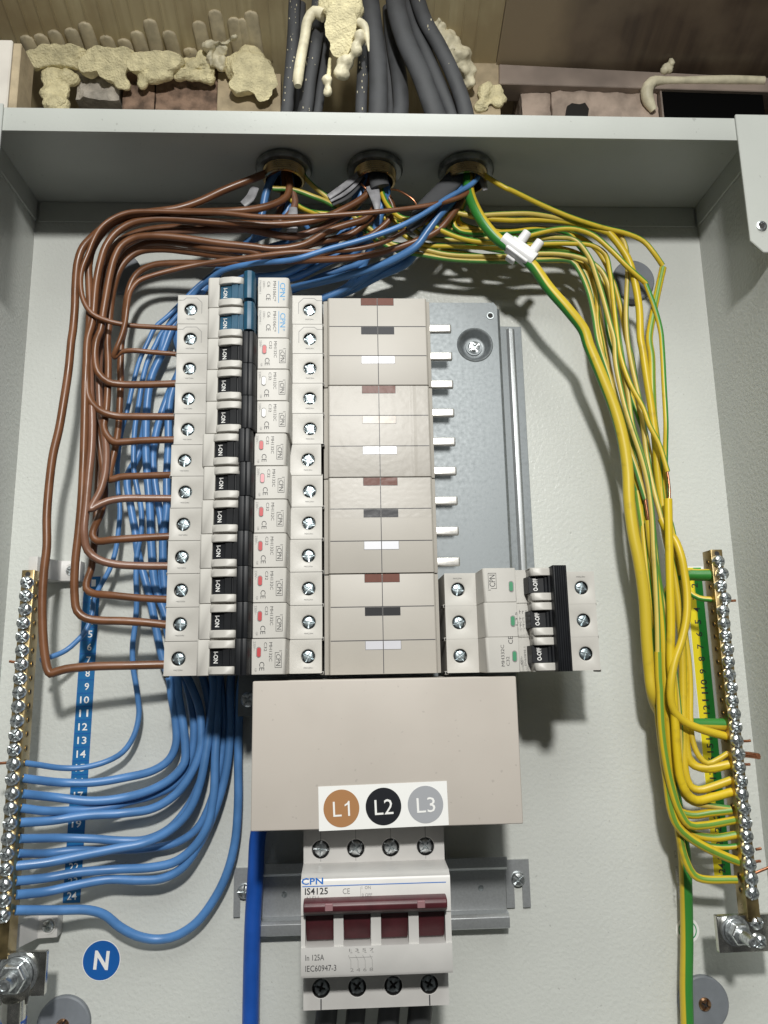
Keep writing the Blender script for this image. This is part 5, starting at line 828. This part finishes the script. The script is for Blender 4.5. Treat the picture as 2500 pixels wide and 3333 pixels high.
# white strip connector on that cable
cn = thing('strip_connector', 'white nylon connector block with two screw towers on the thick earth cable', 'connector', (101.4, 242.7, 52))
a = Vector((94.4, 249.3, 52)); e = Vector((112.6, 234.8, 52)); dr = (e-a).normalized(); sd = Vector((-dr.y, dr.x, 0)); sd = sd if sd.y > 0 else -sd
MB().tube([a, a+dr*9, a+dr*17, e-dr*.1], [4.6, 4.7, 4.9, 5.0], 24, step=3).build('barrel', M['nylon'], cn, .25, 2, 50)
b = MB(); q = [a+dr*5-sd*4.9, a+dr*21-sd*5.2, a+dr*21+sd*4.7, a+dr*5+sd*4.6]
b.ext([(p.x, p.y) for p in q], 48.5, 55.5, 'xz').build('block', M['nylon'], cn, 1.0, 3, 40)
for k in (9.5, 19): 
    p0 = a+dr*k+sd*1; MB().tube([p0, p0+sd*6, p0+sd*11.5+Vector((0, 0, 1.5))], [2.9, 2.9, 2.75], 20).build('screw_tower', M['nylon'], cn, .2, 1, 50)
b = MB(); p0 = a+dr*8-sd*5; b.ext([(p.x, p.y) for p in (p0, p0+dr*6, p0+dr*6-sd*2, p0-sd*2)], 46, 51, 'xz').build('mounting_foot', M['nylon'], cn, .5)

# bare ends beyond the bars
for k, (p, lab) in enumerate((([(216, 32, 36), (219.6, 31.9, 36), (222.1, 32, 36)], 'bare copper wire end sticking out right of the earth bar, uppermost'), ([(216.4, -45.6, 36), (219.9, -45.7, 36), (222.1, -45.5, 36)], 'short bare copper end beside the middle of the earth bar'),
    ([(215.9, -58, 36), (219, -58.1, 36), (220.4, -58.1, 36)], 'stubby bare copper end just below the longest one'), ([(216.2, -108.6, 36), (219, -108.1, 36), (220.6, -108, 36)], 'tiny bare copper end above the lowest long one'), ([(216.5, -114.1, 36), (220.9, -112.6, 36), (225.3, -111.2, 36)], 'lowest long bare copper end leaving the earth bar at the picture edge'), ([(218.7, -102.1, 36), (220.9, -101.8, 36), (221.6, -101.6, 36)], 'short copper end right of the third screw above the bottom of the earth bar'))):
    MB().tube(p, .75, 10).build('copper_end', M['copper'], label=lab, cat='wire end', group='bare copper ends beyond the earth bar', smooth=60)
b = MB()
for k in range(7): b.tube([(p[0], p[1]+1.1*math.sin(k*.9), p[2]+1.1*math.cos(k*.9)) for p in [(215.7, -52.6, 36), (220.8, -53.1, 36), (226.1, -54, 36)]], .6, 8)
b.build('stranded_end', M['copper'], label='thick stranded copper end sticking out right of the earth bar', cat='wire end', smooth=60)
for p, lab in (([(-180.3, 4.5, 36), (-182.8, 4.8, 36), (-184.3, 5.1, 36)], 'short copper end left of the neutral bar beside number 7'), ([(-180.5, -47.7, 36), (-185.3, -47.9, 36), (-190, -48.2, 36)], 'bare copper end crossing the left picture edge beside number 15')):
    MB().tube(p, .75, 10).build('copper_end', M['copper'], label=lab, cat='wire end', group='bare copper ends beyond the neutral bar', smooth=60)

# ================================================================ cable sheath ends and bits inside
def flat(p, r, ry, mt, lab, name='cable_sheath', cat='cable sheath', fl=(0, 0, 1), sides=16, group=None):
    return MB().tube(p, r, sides, ry=ry, flat=fl).build(name, mt, label=lab, cat=cat, group=group, smooth=60)
GS = 'cable sheath ends inside the enclosure'
flat([(77.4, 306, 44), (70.8, 296.3, 47), (57.7, 281.1, 49), (46.9, 269, 50), (42.1, 261.7, 50), (38.2, 255.6, 50)], [5.6, 5.6, 5.4, 5.2, 4, 2.2], 1.5, M['grey_pvc'], 'flat dark grey cable sheath hanging left from the right gland', group=GS)
flat([(19.8, 305.2, 44), (20.5, 295.7, 47), (21, 288, 49), (21.6, 285.4, 49)], 5.8, 2.4, M['grey_pvc'], 'grey cable sheath cut square under the middle gland', group=GS)
flat([(16.5, 287.2, 47), (18.7, 277.6, 49), (19.9, 267.9, 48)], [4, 3, 1.2], .5, M['sheath_in'], 'pale torn sheath tongue hanging under the middle gland', group=GS)
for k in range(3):
    flat([(13, 301.9, 44), (7.2, 290.2, 47), (-0.4, 280.8, 50), (-9.2, 274.9, 51)] if k == 0 else ([(14, 301.2, 42), (9.1, 290.6, 45), (1.4, 279.6, 48), (-7.9, 273.7, 49)] if k == 1 else [(12.5, 301.6, 46), (5.3, 290.9, 49), (-2.2, 282.1, 52), (-9.9, 276.1, 52)]), [1.6, 1.9, 2, 1.8], .45, M['sheath_in'] if k != 1 else M['grey_pvc'],
         ['upper pale sheath strip splayed left of the middle gland', 'dark sheath strip splayed left of the middle gland', 'outermost pale sheath strip splayed left of the middle gland'][k], group=GS)
flat([(-54.9, 287.4, 44), (-57.7, 278.7, 46), (-61.8, 274.5, 46)], [2.6, 2.8, 2.4], .6, M['sheath_in'], 'pale sheath flap left of the left gland', group=GS)
flat([(-31.3, 272.8, 46), (-31.7, 264.6, 46), (-32.2, 257, 45)], [2.4, 3.2, 3.4], .6, M['sheath_in'], 'ragged pale sheath end hanging under the left gland', group=GS)
flat([(84.5, 304.3, 42), (85.6, 294.3, 44), (87.2, 286.9, 44)], [2.5, 2.6, 1.6], .6, M['sheath_in'], 'narrow sheath flap hanging right of the right gland', group=GS)
flat([(67, 295.8, 40), (61.5, 279.1, 41), (55.2, 266.8, 42), (50.2, 257.4, 42)], 2.2, 2.2, M['blue_deep'], 'short shaded blue wire behind the flat sheath', 'blue_wire', 'wire')
MB().tube([(28.3, 285, 47), (32.4, 283.1, 49), (37.8, 279.2, 50), (41.5, 276.1, 50), (43.8, 273.2, 49)], .65, 8).build('copper_strand', M['copper'], label='thin bare copper strand curling right of the middle gland', cat='wire', smooth=60)
MB().tube([(10, 289.4, 46), (11.3, 286.5, 48), (12.9, 284.6, 48)], .7, 8).build('copper_strand', M['copper'], label='tiny bare copper end left of the middle gland', cat='wire', smooth=60)

# ================================================================ above the enclosure
wl = thing('wall', 'rough wall of bricks and plaster seen above the enclosure', 'wall', (20, 310, -60)); wl['kind'] = 'structure'
del wl['category']
MB().box(-420, 460, -320, 470, -64, -60).build('wall_core', M['void_shade'], wl)
MB().box(-420, 460, -320, 330, -58, -3).build('wall_body', M['plaster'], wl)
def rough(x0, x1, z0, z1, d0, d1, mt, name, amp=1.6, seed=0, label=None, parent=wl):
    """a masonry piece with a worn face"""
    nx, nz_ = max(4, int((x1-x0)/3)), max(4, int((z1-z0)/3)); b = MB(); vs = []
    for j in range(nz_+1):
        for i in range(nx+1):
            x, z = x0+(x1-x0)*i/nx, z0+(z1-z0)*j/nz_; e = min(i, nx-i, j, nz_-j)
            q = Vector((x*.11+seed, z*.11, seed)); dd = noise.noise(q)*amp+noise.noise(q*3.1)*amp*.5
            vs.append((x+noise.noise(q*1.7+Vector((3, 0, 0)))*.8, z+noise.noise(q*1.7+Vector((0, 5, 0)))*.8, d1+dd-(.9 if e == 0 else 0)))
    k = len(vs); ring = [i for i in range(nx+1)]+[j*(nx+1)+nx for j in range(1, nz_+1)]+[nz_*(nx+1)+i for i in range(nx-1, -1, -1)]+[j*(nx+1) for j in range(nz_-1, 0, -1)]
    fs = [(j*(nx+1)+i, j*(nx+1)+i+1, (j+1)*(nx+1)+i+1, (j+1)*(nx+1)+i) for j in range(nz_) for i in range(nx)]
    vs += [(vs[i][0], vs[i][1], d0) for i in ring]; n = len(ring)
    fs += [(ring[i], ring[(i+1) % n], k+(i+1) % n, k+i) for i in range(n)]
    return b.add(vs, fs).build(name, mt, parent, smooth=50, label=label)
rough(-184, -155, 384, 403, -50, -1, M['mortar'], 'mortar_and_void', 4.5, 1)
rough(-184, -153.5, 330, 384, -50, -30, M['void_shade'], 'mortar_and_void', 2, 4)  # near-black block, the shaded void under the mortar painted in
rough(-153, -131.5, 330, 408, -50, -3, M['brick'], 'brick', 1.8, 5)
rough(-130.4, -88.4, 330, 410, -50, -4, M['brick'], 'brick', 1.8, 8)
rough(126.5, 147, 330, 409, -50, -5, M['plaster'], 'plaster_patch', 2, 11)
rough(147.4, 224, 330, 410, -50, -2, M['plaster'], 'plaster_patch', 2.2, 16)
b = MB(); b.ext([(155.5, 376), (157, 383), (160.5, 385.4), (166, 384.6), (170, 386), (172.5, 381), (171, 374), (163, 371)], -1.5, .6, 'xz'); b.build('chipped_hole', M['void_shade'], wl)
MB().ext([(-88, 330), (-44, 330), (-44, 407), (-87.6, 407)], -12, -1.4, 'xz').build('board', M['ply'], label='pale board strip behind the left foam lump', cat='board', bevel=.4)
MB().ext([(82, 373.6, 0)[:2], (83.2, 420.6, 0)[:2], (110.2, 421.2, 0)[:2], (109.6, 374, 0)[:2]], -10, 0, 'xz').build('board', M['ply'], label='pale board strip to the right of the grey cables', cat='board', bevel=.4)
# ceiling with fluted sheet at the left and dark board at the right
cl = thing('ceiling', 'olive and brown soffit above the enclosure', 'ceiling', (20, 417, -50)); cl['kind'] = 'structure'; del cl['category']
def slope(z0, th): return [(z0-21.6, -60), (z0+36, 100), (z0+36+th, 100), (z0-21.6+th, -60)]
MB().ext(slope(417, 4), -420, 108, 'zd').build('fluted_sheet', M['flute'], cl)
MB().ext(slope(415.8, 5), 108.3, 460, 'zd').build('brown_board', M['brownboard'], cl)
b = MB()
for k in range(36): b.ext([(416.2, 0), (416.2+35.6, 99), (417.1+35.6, 99), (417.1, 0)], -262+10.1*k-.35, -262+10.1*k+.35, 'zd')
o = b.build('sheet_ribs', M['flute'], cl); o['kind'] = 'stuff'
MB().ext([(109.9, 414.1, 3)[:2], (317.1, 406.4, 3)[:2], (315.7, 395, 3)[:2], (109.1, 398, 3)[:2]], -14, 3, 'xz').build('edge_strip', M['trim'], label='taupe edge strip under the dark brown board', cat='trim', bevel=.5)
ft = thing('foam_seam', 'row of foam fingers pushed up between the ribs of the olive sheet', 'foam', (-90, 410, 5))
FB = [(-214.6, 421.1, 12.8), (-205, 421.5, 13.9), (-195, 422.4, 16.3), (-183.3, 422.9, 17.8), (-173.1, 424.2, 21.5), (-161.2, 421.4, 13.6), (-149.8, 420.8, 11.9), (-139.8, 422.5, 16.8), (-129.4, 425.2, 24.1), (-118.2, 422.7, 17.4), (-106.3, 419, 6.9), (-97, 425, 23.5), (-85.2, 427.4, 30.3), (-73.1, 425.9, 26.1), (-67.6, 425.7, 25.6), (-61.4, 427.3, 30.1)]
for k, q in enumerate(FB):
    b = MB(); d1 = max(4, q[2]); rr = 3.3 if k == 14 else 4.8
    S_ = lambda d: 416.4+.36*d
    b.tube([(q[0]+(1.5 if k % 2 else .8), S_(-3), -3), (q[0]+.6, S_(d1*.5), d1*.5), (q[0], S_(d1-3), d1-3), (q[0], S_(d1-1), d1-1), (q[0], S_(d1), d1)], [rr, rr*1.02, rr, rr*.8, rr*.25], 14, step=1.5, ry=1.7, flat=(0, 1, -.36))
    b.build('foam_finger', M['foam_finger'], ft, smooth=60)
def foam(name, parts, lab, mt='foam', **kw): return blob(parts, **kw).build(name, M[mt], label=lab, cat='foam', group='expanding foam above the enclosure', smooth=180)
foam('foam_lump', [(-64, 402, 8, 15, 17, 9), (-57, 393, 9, 13, 12, 8), (-68, 391, 7, 11, 8, 7), (-55, 384, 7, 8, 6, 5), (-76, 405, 6, 7, 8, 6)], 'big round yellowish foam lump left of the grey cables', seed=1, nz=.2, cuts=[(.1, -.3, .949, -114)])
foam('foam_lump', [(-207, 408, 6, 10, 6, 8), (-196, 409.5, 9, 13, 6, 9), (-183, 408, 9, 12, 6, 9), (-174, 404, 7, 8, 6, 7)], 'flat topped foam slab at the far left under the foam fingers', seed=2, nz=.16, cuts=[(0, -.6, .8, -236.5), (.02, .98, .2, 413)])
foam('foam_lump', [(-198, 398, 1, 10, 8, 5), (-197, 387, 1, 10, 10, 5), (-195, 377, 1, 9, 9, 5), (-190, 398, 2, 10, 6, 5)], 'mottled foam plug filling the gap at the far left', seed=3, nz=.2)
foam('foam_lump', [(-172, 402, 8, 8, 6, 8), (-163, 405.5, 10, 12, 7.5, 9), (-151, 406, 10, 12, 7.5, 9), (-157, 398, 7, 11, 6, 6), (-151, 393, 4, 6, 6, 4)], 'sagging foam lump in the middle of the left foam row', seed=4, nz=.2, cuts=[(0, -.5, .866, -190.5), (0, 1, .1, 413.2)])
foam('foam_lump', [(-139, 403, 9, 9, 6.5, 9), (-129, 404, 10, 11, 6.5, 9), (-117, 404.5, 9, 10, 6, 9), (-128, 397, 6, 12, 5, 5), (-138, 394, 4, 4, 6, 3)], 'flat cut foam slab with a clean yellow face', seed=5, nz=.14, cuts=[(0, -.4, .917, -149.5), (0, .98, .2, 409)])
foam('foam_lump', [(-112, 402, 4, 9, 5, 5), (-101, 399, 3, 9, 4, 4), (-93, 401, 3, 6, 5, 4), (-106, 408, 5, 8, 6, 5), (-95, 410, 6, 7, 6, 6)], 'thin ragged foam skin left of the pale board', seed=6, nz=.3)
foam('foam_lump', [(-88, 412, 14, 8, 3.4, 6), (-82, 413, 17, 5, 3, 5), (-76, 414, 20, 4, 2.4, 4), (-90, 408, 10, 5, 5, 5), (-83, 405, 8, 4, 5, 4)], 'ragged shiny foam scraps above the pale board', 'foam_pale', seed=7, nz=.4)
fm = thing('foam_lump', 'large foam mass hanging between the grey cables', 'foam', (-1, 360, 58), 'expanding foam above the enclosure')
blob([(-1, 396, 60, 10, 13, 7), (-2, 385, 60, 9.5, 11, 7), (-1, 376, 58, 7.5, 8, 6), (4, 403, 60, 9, 12, 6), (-9, 406, 58, 7, 8, 6)], seed=8, nz=.16, cuts=[(-.1, -.25, .963, -37)]).build('core', M['foam'], fm, smooth=180)
blob([(1, 366, 56, 5.5, 5.5, 5), (-1, 360, 55, 5, 5, 4.5), (8, 372, 60, 4.5, 5, 4.5), (10, 378, 61, 3.5, 5, 4)], seed=9, nz=.16).build('lower_lump', M['foam_pale'], fm, smooth=180)
MB().tube([(-12, 398, 58), (-18, 401, 57), (-22, 396, 56), (-24, 383, 56), (-26.5, 366, 57), (-28, 352, 58), (-28, 347, 58)], [4, 3.6, 3.2, 3.1, 3.2, 3.3, 2.2], 16).build('foam_drip', M['foam_pale'], fm, smooth=60)
MB().tube([(10, 390, 61), (13, 386, 63), (14.5, 378, 63), (15.5, 368, 63)], [3, 2.6, 1.7, .4], 14).build('foam_drip', M['foam_pale'], fm, smooth=60)
blob([(-9.5, 353, 55, 3.6, 4.6, 3.6), (-10.5, 347, 55, 3.2, 3.6, 3.2)], seed=10, nz=.2).build('foam_drop', M['foam_pale'], fm, smooth=180)
MB().tube([(-8.5, 372, 52), (-9, 362, 54), (-9.5, 355, 55)], [1, 1.3, 1.6], 12).build('foam_string', M['foam'], fm, smooth=60)
foam('foam_lump', [(62, 421, 18, 8, 9, 8), (72, 416, 16, 9, 10, 8), (79, 408, 14, 8, 9, 7), (84, 402, 10, 6, 9, 6), (86, 394, 8, 4.5, 6, 4), (64, 428, 22, 7, 6, 6)], 'bubbly pale foam running down right of the grey cables', 'foam_pale', seed=11, nz=.3)
foam('foam_lump', [(100, 392, 2, 6, 9, 3), (107, 387, 2, 6, 7, 3), (96, 381, 1.5, 6, 5, 3), (108, 394, 1.5, 5, 6, 2)], 'yellowed foam smear on the board right of the cables', seed=12, nz=.3)
t = thing('black_duct', 'black plastic duct mouth set in a foam bead at the top right', 'duct', (250, 372, 0))
MB().ext([(226, 340), (300, 340), (300, 400), (226, 399)], -40, 0, 'xz').build('casing', M['duct'], t, .5)
MB().ext([(224.6, 340), (225.8, 340), (225.8, 399.4), (224.6, 399)], -40, .8, 'xz').build('rim', M['trim'], t)
fb = MB().tube([(219, 381, 0), (215, 387, 2), (214, 394, 3), (218, 400.5, 4), (227, 402.6, 3), (240, 403, 3), (256, 403.6, 3), (275, 404, 3), (300, 404, 3)], [2.5, 4, 4.4, 3.8, 2.9, 2.6, 3, 3.3, 3], 16)
fb.build('foam_bead', M['foam_pale'], label='smooth curved foam bead round the black duct', cat='foam', smooth=60)
foam('foam_scrap', [(231, 411.5, 4, 2.4, 2.5, 2), (232.5, 414, 6, 1.2, 1.8, 1.6), (228.5, 410, 4, 2.6, 1, 1.4)], 'small torn foam scrap stuck under the dark brown board', 'foam_pale', seed=13, nz=.4, sub=2)
# ================================================================ grey cables
GC = [([(-36.2, 341.1, 42), (-34.1, 367.2, 42), (-32.3, 395.6, 42), (-31.7, 417.6, 42), (-31.1, 432.9, 42)], 3.9, -37, 'outermost grey cable on the left, flecked with foam'),
 ([(-31.3, 347.6, 34), (-29.6, 374.2, 34), (-28.5, 409, 34), (-27.6, 441.1, 34)], 3.4, -37, 'grey cable second from the left, behind the foam drip'),
 ([(-24.7, 338.9, 45), (-21.6, 364.5, 45.5), (-17.6, 392.2, 46), (-15.9, 414.1, 46), (-15.3, 429.2, 46)], 4.6, -37, 'grey cable third from the left, in front of the foam mass'),
 ([(-17.6, 346.2, 36), (-14.4, 372.8, 36), (-12.4, 395.8, 36), (-10.4, 439.5, 36)], 3.4, -37, 'grey cable just left of the hanging foam drop'),
 ([(10.7, 339.5, 44), (11.9, 365.6, 45), (13.5, 392.9, 46), (12.8, 430, 46)], 3.7, 19, 'foam-spattered grey cable right of the foam mass'),
 ([(21, 338.1, 46), (21.7, 369.5, 47.1), (19.4, 396.9, 48), (16.5, 428.1, 48)], 6.0, 19, 'thickest straight grey cable in the middle'),
 ([(36, 346.3, 36), (36.2, 372.3, 35), (33.3, 398.6, 34), (30.5, 444.6, 32)], 5.2, 19, 'shadowed grey cable behind the middle ones'),
 ([(31, 351, 30), (30, 390.4, 30), (30.3, 426.1, 30), (28.8, 446.6, 30)], 3.4, 19, 'thin shadowed grey cable deep between the middle ones'),
 ([(57.2, 336.5, 48), (49.2, 362.8, 49), (39.9, 386.4, 50), (35, 406.8, 50), (33, 426.5, 50)], 6.4, 76, 'thick grey cable slanting down to the right gland'),
 ([(69.1, 343, 40), (59.7, 370.8, 40), (51, 397, 40), (44, 421.4, 40), (41.9, 436.8, 40)], 4.6, 76, 'slanting grey cable between the two thick ones on the right'),
 ([(77.1, 338.7, 45), (70.3, 366.7, 45), (61.7, 389.2, 45), (52.3, 409.8, 45), (46.9, 431.9, 45)], 5.0, 76, 'outermost slanting grey cable on the right')]
for k, (p, r_, gx, lab) in enumerate(GC):
    gx2 = gx+((k % 4)-1.5)*4.5
    o = MB().tube([(gx2, 306, 42), (gx2*.6+p[0][0]*.4, 322, 42)]+p, r_, 18, ry=r_*.62).build('grey_cable', M['grey_pvc'], label=lab, cat='cable', group='grey cables coming down to the glands', smooth=60)
# dried foam flecks stuck on the left cables
b = MB(); bmf = bmesh.new(); bmesh.ops.create_icosphere(bmf, subdivisions=1, radius=1); fv = [v.co.copy() for v in bmf.verts]; ff = [tuple(v.index for v in f.verts) for f in bmf.faces]; bmf.free()
for p, r_, n_ in ((GC[0][0], 3.9, 30), (GC[2][0], 4.6, 34), (GC[4][0], 3.7, 24), (GC[10][0], 5, 8)):
    for k in range(n_):
        i = random.randrange(len(p)-1); u = random.random(); q = Vector(p[i])*(1-u)+Vector(p[i+1])*u; s_ = random.uniform(.15, .5)
        ox = random.uniform(-.75, .75); q += Vector((ox*r_, 0, r_*.62*math.sqrt(1-ox*ox)+.05))
        b.add([(q.x+v.x*s_, q.y+v.y*s_*random.uniform(1, 4), q.z+v.z*s_*.4) for v in fv], ff)
o = b.build('foam_flecks', M['foam_pale'], label='flecks of dried foam stuck to the grey cables', kind='stuff', smooth=180)
